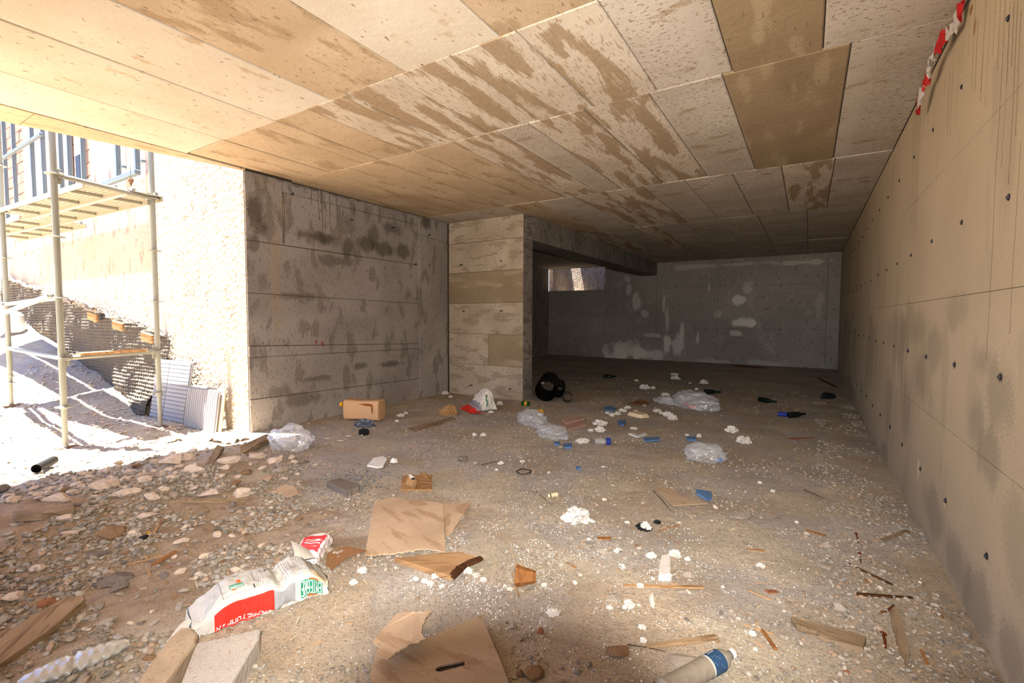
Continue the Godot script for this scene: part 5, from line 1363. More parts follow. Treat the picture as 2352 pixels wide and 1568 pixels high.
	var prof := [[0.0, 0.0], [0.02, 0.0], [0.031, 0.006]]
	for i in 16: prof.push_back([0.0335 - 0.0016 * (i % 2), 0.012 + bl * 0.55 * i / 15.0])
	prof.append_array([[0.0335, bl * 0.60], [0.0335, bl * 0.82], [0.030, bl * 0.88], [0.014, bl * 0.97], [0.0135, bl], [0.0, bl]])
	var lie := Basis(Vector3.FORWARD, PI / 2)
	part("body", turned(lathe(prof, 28), lie).mesh(M.bottle, true, false), t)
	part("cap", turned(lathe([[0.0155, bl - 0.004], [0.016, bl + 0.012], [0.0, bl + 0.014]], 18), lie).mesh(M.white_plastic, false, false), t)
	var im := Image.create_empty(256, 64, false, Image.FORMAT_RGB8)
	im.fill(Color(0.17, 0.26, 0.37))
	im.fill_rect(Rect2i(0, 0, 256, 9), Color(0.66, 0.66, 0.62))
	for k in 40: im.fill_rect(Rect2i((k * 53) % 250, 14 + (k * 31) % 44, 3, 2), Color(0.55, 0.62, 0.66))
	letters(im, "SU", 96, 20, 4.0, 4.5, Color(0.74, 0.75, 0.72))
	im.fill_rect(Rect2i(40, 14, 30, 30), Color(0.76, 0.74, 0.72))
	for k in 7: im.fill_rect(Rect2i(42, 16 + k * 4, 26, 2), Color(0.40, 0.40, 0.42))
	var ml := std(Color.WHITE, 0.5); ml.albedo_texture = ImageTexture.create_from_image(im)
	part("label", turned(lathe([[0.0343, bl * 0.62], [0.0343, bl * 0.82]], 28), lie).mesh(ml, true, false), t).rotation.x = -0.6
	# small bottle with a blue cap among the foam
	a = Vector3(-1.659, 0.000, -4.116); b = Vector3(-1.535, 0.000, -4.195)
	d = b - a
	t = thing("small_bottle", "small clear bottle with a blue cap among white foam crumbs", "bottle", on(a, 0.03), atan2(-d.z, d.x))
	var sl := d.length() * 0.72
	part("body", turned(lathe([[0.0, 0.0], [0.032, 0.004], [0.035, 0.02], [0.035, sl * 0.75], [0.022, sl]], 20), lie).mesh(M.bottle_clear, true, false), t)
	part("cap", turned(lathe([[0.030, sl], [0.034, sl + 0.004], [0.034, sl + 0.04], [0.0, sl + 0.044]], 20), lie).mesh(M.cap_blue, false, false), t)
	# cans, glass and pipes by the pier and in the dark
	t = thing("drink_can", "crushed green and yellow drink can at the foot of the pier", "can", on(Vector3(-3.252, 0.000, -5.446), 0.03), 0.1)
	part("body", turned(lathe([[0.0, 0.0], [0.026, 0.002], [0.032, 0.012], [0.031, 0.06], [0.029, 0.075], [0.032, 0.10], [0.026, 0.115], [0.0, 0.113]], 18), lie).mesh(M.green_can, true, false), t)
	part("yellow_band", turned(lathe([[0.0325, 0.055], [0.031, 0.07], [0.0325, 0.085]], 18), lie).mesh(M.yellow, false, false), t)
	t = thing("drain_pipe", "wide black drain pipe end lying behind the pier", "pipe", on(Vector3(-3.101, 0.000, -5.862), 0.16), 0.42)
	part("pipe", pipe(0.155, 0.012, 0.9, 32).mesh(M.black, true), t)
	part("pipe", pipe(0.09, 0.008, 0.7, 24).mesh(M.black, true), t, Vector3(0.16, -0.07, -0.35))
	t = thing("cardboard_tube", "small grey tube end standing out beside the black pipe", "tube", on(Vector3(-2.804, 0.000, -5.934), 0.075), 0.45)
	part("tube", pipe(0.07, 0.008, 0.12, 24).mesh(M.grey_pipe, true), t)
	for q in [[Vector3(-1.239, 0.000, -7.852), "dark glass bottle in the shade behind the large clear bag", 0.4], [Vector3(-0.454, 0.000, -7.466), "dark green glass bottle far along the floor in the shade", -0.5], [Vector3(-0.082, 0.000, -6.566), "long dark bottle lying near the right wall in the shade", 0.9], [Vector3(-3.279, 0.000, -8.859), "dark bottle lying deep in the far room", 0.3]]:
		t = thing("glass_bottle", q[1], "bottle", on(q[0], 0.035), q[2])
		part("glass", turned(lathe([[0.0, 0.0], [0.036, 0.003], [0.036, 0.13], [0.016, 0.19], [0.014, 0.25], [0.0, 0.25]], 16), lie, Vector3(-0.12, 0, 0)).mesh(M.glass_dark, true, false), t)
	t = thing("glass_bottle", "blue bottle scrap beside the long dark bottle", "bottle", on(Vector3(-0.281, 0.000, -6.528), 0.025), 0.2)
	part("glass", turned(lathe([[0.0, 0.0], [0.028, 0.003], [0.028, 0.09], [0.014, 0.12], [0.0, 0.12]], 14), lie).mesh(M.cap_blue, true, false), t)
	single("dark_shoe", shoe().mesh(M.char, true), "worn black shoe by the right wall in the shade", "shoe", on(Vector3(0.283, 0.000, -8.372)), 0.9)

func can_body(L: float, h: float, w: float) -> MB:
	var m := MB.new()
	var nu := 24; var nv := 40
	for i in nu + 1:
		var u := float(i) / nu * 2.0 - 1.0
		var x := signf(u) * (1.0 - pow(1.0 - absf(u), 1.6)) * L * 0.5
		var end := pow(maxf(0.0, 1.0 - pow(absf(u), 14.0)), 0.3)
		var dent := 1.0 - 0.06 * exp(-pow((u + 0.1) / 0.35, 2.0))
		for j in nv:
			var a := TAU * j / nv
			var c := cos(a); var s := sin(a)
			var y := signf(s) * pow(absf(s), 0.4) * h * 0.5 * (0.82 + 0.18 * end) * dent
			var z := signf(c) * pow(absf(c), 0.4) * w * 0.5 * (0.82 + 0.18 * end)
			if absf(u) < 0.7 and absf(c) > 0.8 and absf(y) < h * 0.34: z *= 0.95
			m.p(Vector3(x, y + h * 0.5, z - w * 0.5), Vector2(u, float(j) / nv))
	for i in nu:
		for j in nv:
			m.quad(i * nv + j, i * nv + (j + 1) % nv, (i + 1) * nv + (j + 1) % nv, (i + 1) * nv + j)
	for e in [0, nu]:
		var c := m.p(Vector3(-L * 0.5 if e == 0 else L * 0.5, h * 0.5, -w * 0.5))
		for j in nv:
			if e == 0: m.tri(c, (j + 1) % nv, j)
			else: m.tri(c, e * nv + j, e * nv + (j + 1) % nv)
	return m

func shoe() -> MB:
	var m := ico(3)
	for i in m.v.size():
		var q := m.v[i]
		var x := q.x
		q = Vector3(q.x * 0.14, maxf(q.y, -0.35) * 0.06 * (1.0 + 0.5 * smoothstep(0.2, -0.8, x)), q.z * 0.05 * (1.0 + 0.2 * smoothstep(0.0, 0.7, x)))
		m.v[i] = q + Vector3(0, 0.02, 0)
	return m

# ---------------------------------------------------------------- foam, paper, scraps
func crumb(sd: int, w: float, flat := 0.6) -> MB:        # a broken lump of bead foam
	var m := ico(3)
	var nz := FastNoiseLite.new(); nz.seed = sd; nz.noise_type = FastNoiseLite.TYPE_CELLULAR; nz.frequency = 2.2
	var lo := FastNoiseLite.new(); lo.seed = sd; lo.frequency = 0.9
	for i in m.v.size():
		var q := m.v[i] * (1.0 + 0.8 * lo.get_noise_3dv(m.v[i] * 1.6) - 0.12 * nz.get_noise_3dv(m.v[i] * 2.0))
		m.v[i] = Vector3(q.x * w * 0.5, maxf(-0.3, q.y) * w * 0.5 * flat, q.z * w * 0.42)
		m.uv[i] = Vector2(q.x + q.y, q.z) * 0.3
	return m

# the landmark that a thing on the floor lies closest to
func near(p: Vector3) -> String:
	var marks := [[Vector3(-1.705, 0.000, -5.605), "around the cream foam tray"], [Vector3(-1.214, 0.000, -6.478), "beside the large puffed clear bag"], [Vector3(-2.306, 0.015, -10.041), "far back in the shade beyond the clear bag"], [Vector3(-1.715, 0.000, -4.471), "near the small bottle with the blue cap"], [Vector3(-1.394, 0.000, -1.581), "by the edge of the broken board"], [Vector3(-0.530, 0.000, -2.214), "near the upright foam rectangle"], [Vector3(-0.529, 0.000, -1.863), "between the pale lath and the split lath"], [Vector3(-0.585, 0.000, -5.196), "alone on the dust towards the right wall"], [Vector3(-3.881, 0.000, -5.437), "beside the collapsed sack at the pier"], [Vector3(-1.676, 0.000, -1.402), "past the end of the cement sack"], [Vector3(-0.186, 0.000, -1.951), "in the gravel beside the orange slivers"], [Vector3(-0.827, 0.000, -1.673), "at the rim of the dark lens shadow"], [Vector3(-2.014, 0.000, -3.119), "on the tan dust near the dark ring"], [Vector3(-0.858, 0.000, -2.487), "in the beads around the charred lump"], [Vector3(-0.091, 0.000, -3.251), "on the gravel towards the right wall"], [Vector3(-3.994, 0.000, -3.973), "between the jerrycan and the collapsed sack"], [Vector3(-1.067, 0.000, -1.726), "beside the brown cone"], [Vector3(-1.898, 0.000, -2.176), "on the large cardboard sheet"]]
	var best := ""
	var d := 1e9
	for m in marks:
		if p.distance_to(m[0]) < d: d = p.distance_to(m[0]); best = m[1]
	return best

func build_litter():
	var k := 0
	# white foam lumps: position, width
	for q in [
		[Vector3(-1.921, 0.000, -4.911), 0.135],
		[Vector3(-1.889, 0.000, -4.574), 0.055],
		[Vector3(-1.808, 0.000, -4.625), 0.091],
		[Vector3(-1.786, 0.000, -4.126), 0.108],
		[Vector3(-0.484, 0.000, -4.946), 0.124],
		[Vector3(-0.638, 0.000, -5.334), 0.109],
		[Vector3(-2.277, 0.012, -9.915), 0.142],
		[Vector3(-2.154, 0.003, -9.421), 0.152],
		[Vector3(-1.572, 0.000, -9.098), 0.127],
		[Vector3(-1.818, 0.000, -7.326), 0.120],
		[Vector3(-2.290, 0.000, -7.865), 0.146],
		[Vector3(-2.174, 0.000, -7.944), 0.073],
		[Vector3(-1.954, 0.000, -5.760), 0.088],
		[Vector3(-1.945, 0.000, -5.543), 0.075],
		[Vector3(-1.967, 0.000, -5.406), 0.063],
		[Vector3(-1.963, 0.000, -5.993), 0.080],
		[Vector3(-2.067, 0.000, -5.525), 0.054],
		[Vector3(-1.789, 0.000, -5.771), 0.054],
		[Vector3(-1.582, 0.000, -6.000), 0.099],
		[Vector3(-1.399, 0.000, -5.802), 0.116],
		[Vector3(-1.313, 0.000, -5.655), 0.092],
		[Vector3(-1.501, 0.000, -5.894), 0.065],
		[Vector3(-1.001, 0.000, -4.931), 0.035],
		[Vector3(-0.887, 0.000, -4.940), 0.052],
		[Vector3(-1.540, 0.000, -4.915), 0.065],
		[Vector3(-2.725, 0.000, -3.817), 0.052],
		[Vector3(-2.800, 0.000, -3.772), 0.044],
		[Vector3(-0.829, 0.000, -1.639), 0.045],
		[Vector3(-1.412, 0.000, -1.602), 0.036],
		[Vector3(-1.308, 0.000, -1.711), 0.041],
		[Vector3(-1.257, 0.000, -1.709), 0.032],
		[Vector3(-1.211, 0.000, -1.697), 0.028],
		[Vector3(-1.423, 0.000, -1.541), 0.027],
		[Vector3(-1.390, 0.000, -1.541), 0.031],
		[Vector3(-1.467, 0.000, -1.532), 0.024],
		[Vector3(-1.715, 0.000, -1.440), 0.040],
		[Vector3(-1.676, 0.000, -1.359), 0.035],
		[Vector3(-1.333, 0.000, -1.555), 0.023],
		[Vector3(-1.099, 0.000, -1.705), 0.019],
		[Vector3(-1.068, 0.000, -1.698), 0.023],
		[Vector3(-0.157, 0.000, -2.486), 0.037],
		[Vector3(-0.529, 0.000, -2.383), 0.048],
		[Vector3(-0.779, 0.000, -2.262), 0.040],
		[Vector3(-0.716, 0.000, -2.132), 0.029],
		[Vector3(-0.626, 0.000, -2.305), 0.043],
		[Vector3(-0.590, 0.000, -1.859), 0.043],
		[Vector3(-0.650, 0.000, -1.794), 0.025],
		[Vector3(-0.598, 0.000, -1.827), 0.021],
		[Vector3(-0.561, 0.000, -2.107), 0.016],
		[Vector3(-0.500, 0.000, -1.738), 0.026],
		[Vector3(-0.475, 0.000, -1.670), 0.022],
		[Vector3(-0.380, 0.000, -2.139), 0.019],
		[Vector3(-0.284, 0.000, -2.208), 0.015],
		[Vector3(-0.142, 0.000, -1.926), 0.023],
		[Vector3(-0.125, 0.000, -1.837), 0.015],
		[Vector3(-0.198, 0.000, -1.991), 0.014],
		[Vector3(-0.465, 0.000, -2.374), 0.026],
		[Vector3(-0.595, 0.000, -2.022), 0.035],
		[Vector3(-4.154, 0.000, -5.706), 0.118],
		[Vector3(-4.708, 0.000, -5.581), 0.094],
		[Vector3(-4.458, 0.000, -5.414), 0.065],
		[Vector3(-3.300, 0.000, -4.791), 0.054],
		[Vector3(-3.535, 0.000, -5.340), 0.083],
		[Vector3(-4.107, 0.000, -4.050), 0.083],
		[Vector3(-4.147, 0.000, -4.178), 0.053],
		[Vector3(-3.913, 0.000, -3.805), 0.039],
		[Vector3(-0.598, 0.000, -2.785), 0.020],
		[Vector3(-1.083, 0.000, -2.862), 0.028],
		[Vector3(-4.036, 0.000, -7.474), 0.063],
		[Vector3(-1.834, 0.000, -6.293), 0.059],
		[Vector3(-2.694, 0.000, -8.709), 0.065],
		[Vector3(-1.529, 0.000, -8.195), 0.058],
		[Vector3(-1.786, 0.000, -8.956), 0.047],
		[Vector3(-1.902, 0.000, -2.161), 0.048],
		[Vector3(-1.878, 0.000, -2.206), 0.016],
		[Vector3(-0.853, 0.000, -2.622), 0.025],
		[Vector3(-0.170, 0.000, -3.625), 0.030],
		[Vector3(-0.260, 0.000, -3.767), 0.025],
		[Vector3(0.026, 0.000, -3.017), 0.024],
		[Vector3(0.300, 0.000, -2.570), 0.023],
		[Vector3(-0.835, 0.000, -2.227), 0.022],
		[Vector3(-0.956, 0.000, -2.304), 0.023],
		[Vector3(-0.846, 0.000, -1.885), 0.023],
		[Vector3(-0.953, 0.000, -1.797), 0.023],
		[Vector3(-1.041, 0.000, -1.795), 0.020],
		[Vector3(0.119, 0.000, -2.929), 0.023],
		[Vector3(-0.022, 0.000, -3.150), 0.020],
		[Vector3(-1.954, 0.000, -3.290), 0.036],
		[Vector3(-2.073, 0.000, -3.146), 0.042],
		[Vector3(-2.011, 0.000, -2.991), 0.027],
		[Vector3(-1.346, 0.000, -3.519), 0.028],
		[Vector3(-1.646, 0.000, -3.163), 0.020]]:
		single("foam_crumb", crumb(600 + k, q[1], 0.5 + 0.3 * (k % 3) / 2.0).mesh(M.foam, false), "white bead foam lump lying " + near(q[0]), "foam", on(q[0], q[1] * 0.08), k * 1.3, "white foam lumps " + near(q[0]))
		k += 1
	single("foam_dome", crumb(701, 0.143, 0.7).mesh(M.foam, false), "rounded white foam cap alone on the tan dust", "foam", on(Vector3(-1.108, 0.000, -2.502), 0.004), 0.4)
	lay2("foam_board", Vector3(-0.531, 0.000, -2.207), PackedVector2Array([Vector2(-0.039, -0.084), Vector2(-0.009, -0.114), Vector2(0.018, -0.019), Vector2(0.017, 0.027), Vector2(0.044, 0.072), Vector2(-0.005, 0.108), Vector2(-0.027, 0.010)]), 0.03, M.foam, "upright white foam rectangle with a ragged foot", "foam", [4, 2], 61, 0.003, 0.0)
	lay2("foam_board", Vector3(-0.516, 0.000, -1.928), PackedVector2Array([Vector2(-0.013, -0.050), Vector2(0.005, -0.017), Vector2(0.022, 0.050), Vector2(0.002, 0.028), Vector2(-0.016, -0.011)]), 0.012, M.foam, "narrow white foam sliver below the pale lath", "foam", [1], 62, 0.004, 0.0)
	# blue foam scraps
	k = 0
	var bl := ["thin blue foam strip beside the foam tray", "folded blue foam scrap in front of the foam tray", "long blue foam strip in the middle of the floor", "short blue foam strip right of the long blue one", "flat blue foam scrap below the small bottle", "little cut of blue foam next to the flat blue scrap", "torn blue foam sheet beside the brown folder", "tiny blue foam flake on the tan dust"]
	for q in [[Vector3(-2.128, 0.000, -5.778), PackedVector2Array([Vector2(-0.103, -0.042), Vector2(-0.057, -0.142), Vector2(0.061, -0.077), Vector2(0.091, 0.103), Vector2(0.009, 0.159)])], [Vector3(-1.721, 0.000, -5.058), PackedVector2Array([Vector2(-0.076, -0.065), Vector2(-0.007, -0.162), Vector2(0.061, 0.100), Vector2(0.022, 0.127)])], [Vector3(-1.238, 0.000, -4.524), PackedVector2Array([Vector2(-0.086, 0.004), Vector2(0.036, -0.116), Vector2(0.075, -0.002), Vector2(-0.025, 0.115)])], [Vector3(-0.922, 0.000, -4.751), PackedVector2Array([Vector2(-0.052, -0.034), Vector2(0.023, -0.082), Vector2(0.053, 0.034), Vector2(-0.024, 0.082)])], [Vector3(-1.820, 0.000, -3.873), PackedVector2Array([Vector2(-0.062, -0.027), Vector2(0.001, -0.089), Vector2(0.057, 0.032), Vector2(0.004, 0.084)])], [Vector3(-1.940, 0.000, -3.888), PackedVector2Array([Vector2(-0.043, -0.022), Vector2(-0.008, -0.080), Vector2(0.045, 0.046), Vector2(0.006, 0.056)])], [Vector3(-0.549, 0.000, -3.281), PackedVector2Array([Vector2(-0.064, -0.060), Vector2(-0.016, -0.072), Vector2(0.034, -0.068), Vector2(0.057, 0.044), Vector2(0.034, 0.092), Vector2(-0.006, 0.047), Vector2(-0.039, 0.017)])], [Vector3(-1.472, 0.000, -3.327), PackedVector2Array([Vector2(-0.030, -0.013), Vector2(-0.002, -0.034), Vector2(0.026, 0.013), Vector2(0.007, 0.035)])]]:
		lay2("blue_foam_scrap", q[0], q[1], 0.014, M.foam_blue, bl[k], "foam", [], 63 + k, 0.002, 0.012)
		k += 1
	# boards, trays and papers
	lay2("pink_board", Vector3(-2.142, 0.000, -4.663), PackedVector2Array([Vector2(-0.132, 0.056), Vector2(-0.019, -0.223), Vector2(0.115, -0.107), Vector2(0.037, 0.275)]), 0.02, M.foam_pink, "pale pink insulation board between the two clear bags", "insulation board", [], 81, 0.003, 0.0)
	lay2("pink_board", Vector3(-2.206, 0.000, -4.808), PackedVector2Array([Vector2(-0.101, 0.066), Vector2(-0.000, -0.157), Vector2(0.087, -0.106), Vector2(0.015, 0.197)]), 0.02, M.foam_pink, "second pink insulation board lying upon the first", "insulation board", [], 82, 0.003, 0.022)
	var t := thing("foam_tray", "cream foam food tray turned over on the floor", "tray", on(Vector3(-1.705, 0.000, -5.605)), -0.5)
	part("tray", tray(0.26, 0.17, 0.035).mesh(M.paper_cream, false), t)
	lay2("white_bracket", Vector3(-1.411, 0.000, -4.638), PackedVector2Array([Vector2(-0.089, 0.030), Vector2(-0.067, -0.025), Vector2(0.004, 0.031), Vector2(0.045, -0.098), Vector2(0.075, -0.055), Vector2(0.031, 0.117)]), 0.012, M.white_plastic, "bent strip of white plastic like a flat V", "plastic strip", [], 83, 0.002, 0.004)
	lay2("paper_scrap", Vector3(-2.897, 0.000, -2.613), PackedVector2Array([Vector2(-0.006, 0.114), Vector2(-0.121, -0.053), Vector2(-0.091, -0.130), Vector2(-0.006, -0.099), Vector2(0.118, 0.063), Vector2(0.107, 0.106)]), 0.012, M.paper_white, "white wrapper with a twisted end on the tan dust", "wrapper", [0], 84, 0.004, 0.01)
	part("twisted_end", crumb(706, 0.05, 0.8).mesh(M.paper_white, false), get_node("paper_scrap"), Vector3(0.12, 0.02, -0.05))
	lay2("brown_paper_tray", Vector3(-2.326, 0.000, -2.446), PackedVector2Array([Vector2(0.014, 0.171), Vector2(-0.182, -0.040), Vector2(-0.023, -0.186), Vector2(0.191, 0.055)]), 0.012, M.orange_paper, "torn brown paper tray holding a white bottle and sticks", "paper tray", [1, 3], 85, 0.006, 0.0)
	var pt := get_node("brown_paper_tray")
	for s in [[-0.02, -0.10, 0.0], [0.02, 0.09, PI]]:
		var wall := func(u: float, v: float) -> Vector3: return Vector3((u - 0.5) * 0.17, 0.05 * v + 0.01 * sin(u * 9.0), 0.02 * v + 0.012 * sin(u * 6.0))
		var o := part("side", sheet(14, 6, wall, 0.003).mesh(M.orange_paper, false), pt, Vector3(s[0], 0.012, s[1]))
		o.rotation.y = s[2] - 0.5
	t = thing("medicine_bottle", "small white bottle lying in the brown paper tray", "bottle", on(Vector3(-2.392, 0.000, -2.447), 0.035), -0.5)
	part("body", turned(lathe([[0.0, 0.0], [0.02, 0.002], [0.02, 0.055], [0.012, 0.065]], 16), Basis(Vector3.FORWARD, PI / 2)).mesh(M.paper_white, true, false), t)
	part("cap", turned(lathe([[0.013, 0.062], [0.014, 0.08], [0.0, 0.081]], 16), Basis(Vector3.FORWARD, PI / 2)).mesh(M.char, false, false), t)
	# wire ring, candy wrap, cone, lid
	var ring := []
	var ctr: Vector3 = on(Vector3(-1.801, 0.000, -3.053), 0.012)
	for i in 33: ring.push_back(Vector3(cos(TAU * i / 32.0) * 0.055, 0.003 * sin(i * 0.7), sin(TAU * i / 32.0) * 0.055))
	single("rubber_ring", tube(ring, 0.005, 8).mesh(M.wire, true), "thin dark ring lying on the tan dust", "ring", ctr)
	t = thing("sweet_wrapper", "cream and green twisted wrapper on the dust", "wrapper", on(Vector3(-1.390, 0.000, -2.736), 0.012), 1.0)
	part("roll", turned(lathe([[0.004, -0.04], [0.014, -0.03], [0.015, 0.03], [0.004, 0.045]], 12), Basis(Vector3.FORWARD, PI / 2)).mesh(M.paper_cream, false, false), t)
	part("green_band", turned(lathe([[0.0155, -0.028], [0.0155, -0.02]], 12), Basis(Vector3.FORWARD, PI / 2)).mesh(M.green_can, false, false), t)
	t = thing("brown_cup", "cut brown cone of bark standing open on the gravel", "bark piece", on(Vector3(-1.035, 0.000, -1.767), 0.035), 0.45)
	part("cone", turned(lathe([[0.048, 0.0], [0.024, 0.09], [0.020, 0.09], [0.043, 0.0], [0.048, 0.0]], 9), Basis(Vector3.FORWARD, PI / 2), Vector3(-0.04, 0, 0)).mesh(M.wood_brown, false, false), t)
	single("yellow_disc", lathe([[0.0, 0.0], [0.016, 0.0], [0.017, 0.008], [0.0, 0.01]], 16).mesh(M.yellow, false, false), "round yellow plastic disc in the gravel", "disc", on(Vector3(-2.993, 0.009, -1.071), 0.004))
	single("yellow_scrap", crumb(709, 0.09, 0.5).mesh(M.yellow, false), "yellow plastic scrap near the crumpled clear bag", "plastic scrap", on(Vector3(-2.805, 0.000, -5.143), 0.01))
	single("rubber_scrap", crumb(710, 0.035, 0.7).mesh(M.char, false), "curled black rubber scrap above the charred foam", "rubber scrap", on(Vector3(-0.702, 0.000, -2.707), 0.006))
	t = thing("charred_foam", "white foam lump with a burnt black rim on the gravel", "foam", on(Vector3(-0.749, 0.000, -2.595), 0.0))
	part("burnt_rim", crumb(711, 0.075, 0.6).mesh(M.char, false), t)
	part("white_core", crumb(713, 0.055, 0.8).mesh(M.foam, false), t, Vector3(0.01, 0.012, 0.004))
	single("dark_clod", crumb(712, 0.10, 0.9).mesh(M.char, false), "burnt dark clod in front of the jerrycan", "clod", on(Vector3(-3.755, 0.000, -3.198), 0.01))
	for q in [[Vector3(-3.916, 0.000, -2.890), "white plaster stick near the dark clod"], [Vector3(-3.828, 0.000, -3.065), "white oval chip beside the dark clod"], [Vector3(-3.756, 0.000, -2.917), "thin pale chip between the plaster stick and the oval chip"]]:
		single("plaster_chip", rock(715 + q[1].length(), Vector3(0.07, 0.016, 0.03), 2, 5, 0.1).mesh(M.stone_white, false), q[1], "plaster chip", on(q[0], 0.006), 0.4)
	# nails and cigarette ends
	for q in [
		[Vector3(0.257, 0.000, -3.157), Vector3(0.257, 0.000, -3.028), 0.004, 0.000, "nail", "rusty nail upright on pale dust, farther of two"],
		[Vector3(0.253, 0.000, -2.894), Vector3(0.251, 0.000, -2.794), 0.004, 0.000, "nail", "rusty nail upright on pale dust, nearer of two"],
		[Vector3(0.271, 0.000, -2.182), Vector3(0.269, 0.000, -2.095), 0.006, 0.000, "nail", "bent rusty nail with a flat head beside the buried board"],
		[Vector3(0.013, 0.000, -3.780), Vector3(0.139, 0.000, -3.639), 0.003, 0.000, "nail", "thin bent rusty wire on the grey dust"],
		[Vector3(0.291, 0.000, -2.348), Vector3(0.340, 0.000, -2.454), 0.005, 0.000, "nail", "rusty hooked wire above the buried board"],
		[Vector3(-1.533, 0.000, -2.756), Vector3(-1.316, 0.000, -2.590), 0.002, 0.000, "wire", "thin dark twig on the tan dust"],
		[Vector3(-0.944, 0.000, -3.552), Vector3(-0.748, 0.000, -3.352), 0.002, 0.000, "wire", "dark wire crossing the grey dust"],
		[Vector3(-0.863, 0.000, -3.202), Vector3(-0.676, 0.000, -2.927), 0.003, 0.000, "wire", "dark cord along the edge of the brown folder"],
		[Vector3(-2.186, 0.000, -3.032), Vector3(-2.089, 0.000, -3.235), 0.004, 0.000, "wire", "dark stick lying past the grey stones"],
		[Vector3(-0.519, 0.000, -1.616), Vector3(-0.392, 0.000, -1.661), 0.002, 0.000, "wire", "thin dark wire under the split lath"]]:
		var p0: Vector3 = on(q[0], 0.006); var p1: Vector3 = on(q[1], 0.004)
		var mid: Vector3 = (p0 + p1) * 0.5
		t = thing("rusty_nail" if q[4] == "nail" else "wire_piece", q[5], "nail" if q[4] == "nail" else "wire", mid - Vector3(0, 0.004, 0))
		part("shank", tube([p0 - mid, Vector3(0.002, 0.006, 0.003), p1 - mid], q[2], 8, q[2] * 0.6).mesh(M[q[4]], true), t)
		if q[4] == "nail": part("head", tube([p0 - mid, p0 - mid + (p0 - p1).normalized() * 0.002], q[2] * 2.2, 10).mesh(M[q[4]], false), t)
	for q in [[Vector3(0.447, 0.000, -2.730), Vector3(0.474, 0.000, -2.713), "cigarette end with an orange tip at the wall's foot"], [Vector3(0.473, 0.000, -2.463), Vector3(0.483, 0.000, -2.438), "burnt cigarette end beside the small grey slat"]]:
		var p0: Vector3 = on(q[0], 0.004); var p1: Vector3 = on(q[1], 0.004)
		t = thing("cigarette_end", q[2], "cigarette end", p0 - Vector3(0, 0.004, 0))
		part("paper", tube([Vector3(0, 0.004, 0), (p1 - p0) * 0.7 + Vector3(0, 0.004, 0)], 0.004, 10).mesh(M.paper_white, true), t)
		part("filter", tube([(p1 - p0) * 0.7 + Vector3(0, 0.004, 0), (p1 - p0) + Vector3(0, 0.004, 0)], 0.0041, 10).mesh(M.wood_brown, true), t)
	# barrier tape hanging from the corner of ceiling and wall
	t = thing("barrier_tape", "crumpled red and white barrier tape caught where wall meets ceiling", "tape", Vector3(XR, 2.52, -3.4))
	var tp := [Vector3(-0.03, 0.09, 0.44), Vector3(-0.035, 0.03, 0.34), Vector3(-0.05, 0.06, 0.20), Vector3(-0.07, 0.03, 0.02), Vector3(-0.05, 0.0, -0.12), Vector3(-0.06, -0.03, -0.26), Vector3(-0.05, -0.09, -0.42)]
	for i in tp.size() - 1:
		for s in 2:
			var p0: Vector3 = tp[i].lerp(tp[i + 1], s * 0.5)
			var p1: Vector3 = tp[i].lerp(tp[i + 1], s * 0.5 + 0.5)
			var ph := i * 2.0 + s
			var rib := func(u: float, v: float) -> Vector3:
				var c := p0.lerp(p1, u)
				var a := ph + u * 2.2
				return c + Vector3(minf(0.0, cos(a)) * 0.03, sin(a), 0.4 * cos(a * 1.7)) * (v - 0.5) * 0.085 + Vector3(0.01 * sin(u * 9.0 + ph), 0.012 * sin(u * 14.0 + v * 5.0), 0)
			part("red_stripe" if (i + s) % 2 == 0 else "white_stripe", sheet(8, 6, rib, 0.0015).mesh(M.tape_red if (i + s) % 2 == 0 else M.tape_white, false), t)

func tray(w: float, d: float, h: float) -> MB:
	var m := MB.new()
	for ring in [[1.0, 0.0], [1.0, 0.004], [0.8, h], [0.76, h + 0.003]]:
		for i in 24:
			var a := TAU * i / 24.0
			var c := cos(a); var s := sin(a)
			m.p(Vector3(signf(c) * pow(absf(c), 0.4) * w * 0.5 * ring[0], ring[1], signf(s) * pow(absf(s), 0.4) * d * 0.5 * ring[0]))
	for k in 3:
		for i in 24: m.quad(k * 24 + i, (k + 1) * 24 + i, (k + 1) * 24 + (i + 1) % 24, k * 24 + (i + 1) % 24)
	var top := m.p(Vector3(0, h + 0.003, 0)); var bot := m.p(Vector3.ZERO)
	for i in 24:
		m.tri(top, 72 + (i + 1) % 24, 72 + i); m.tri(bot, i, (i + 1) % 24)
	return m

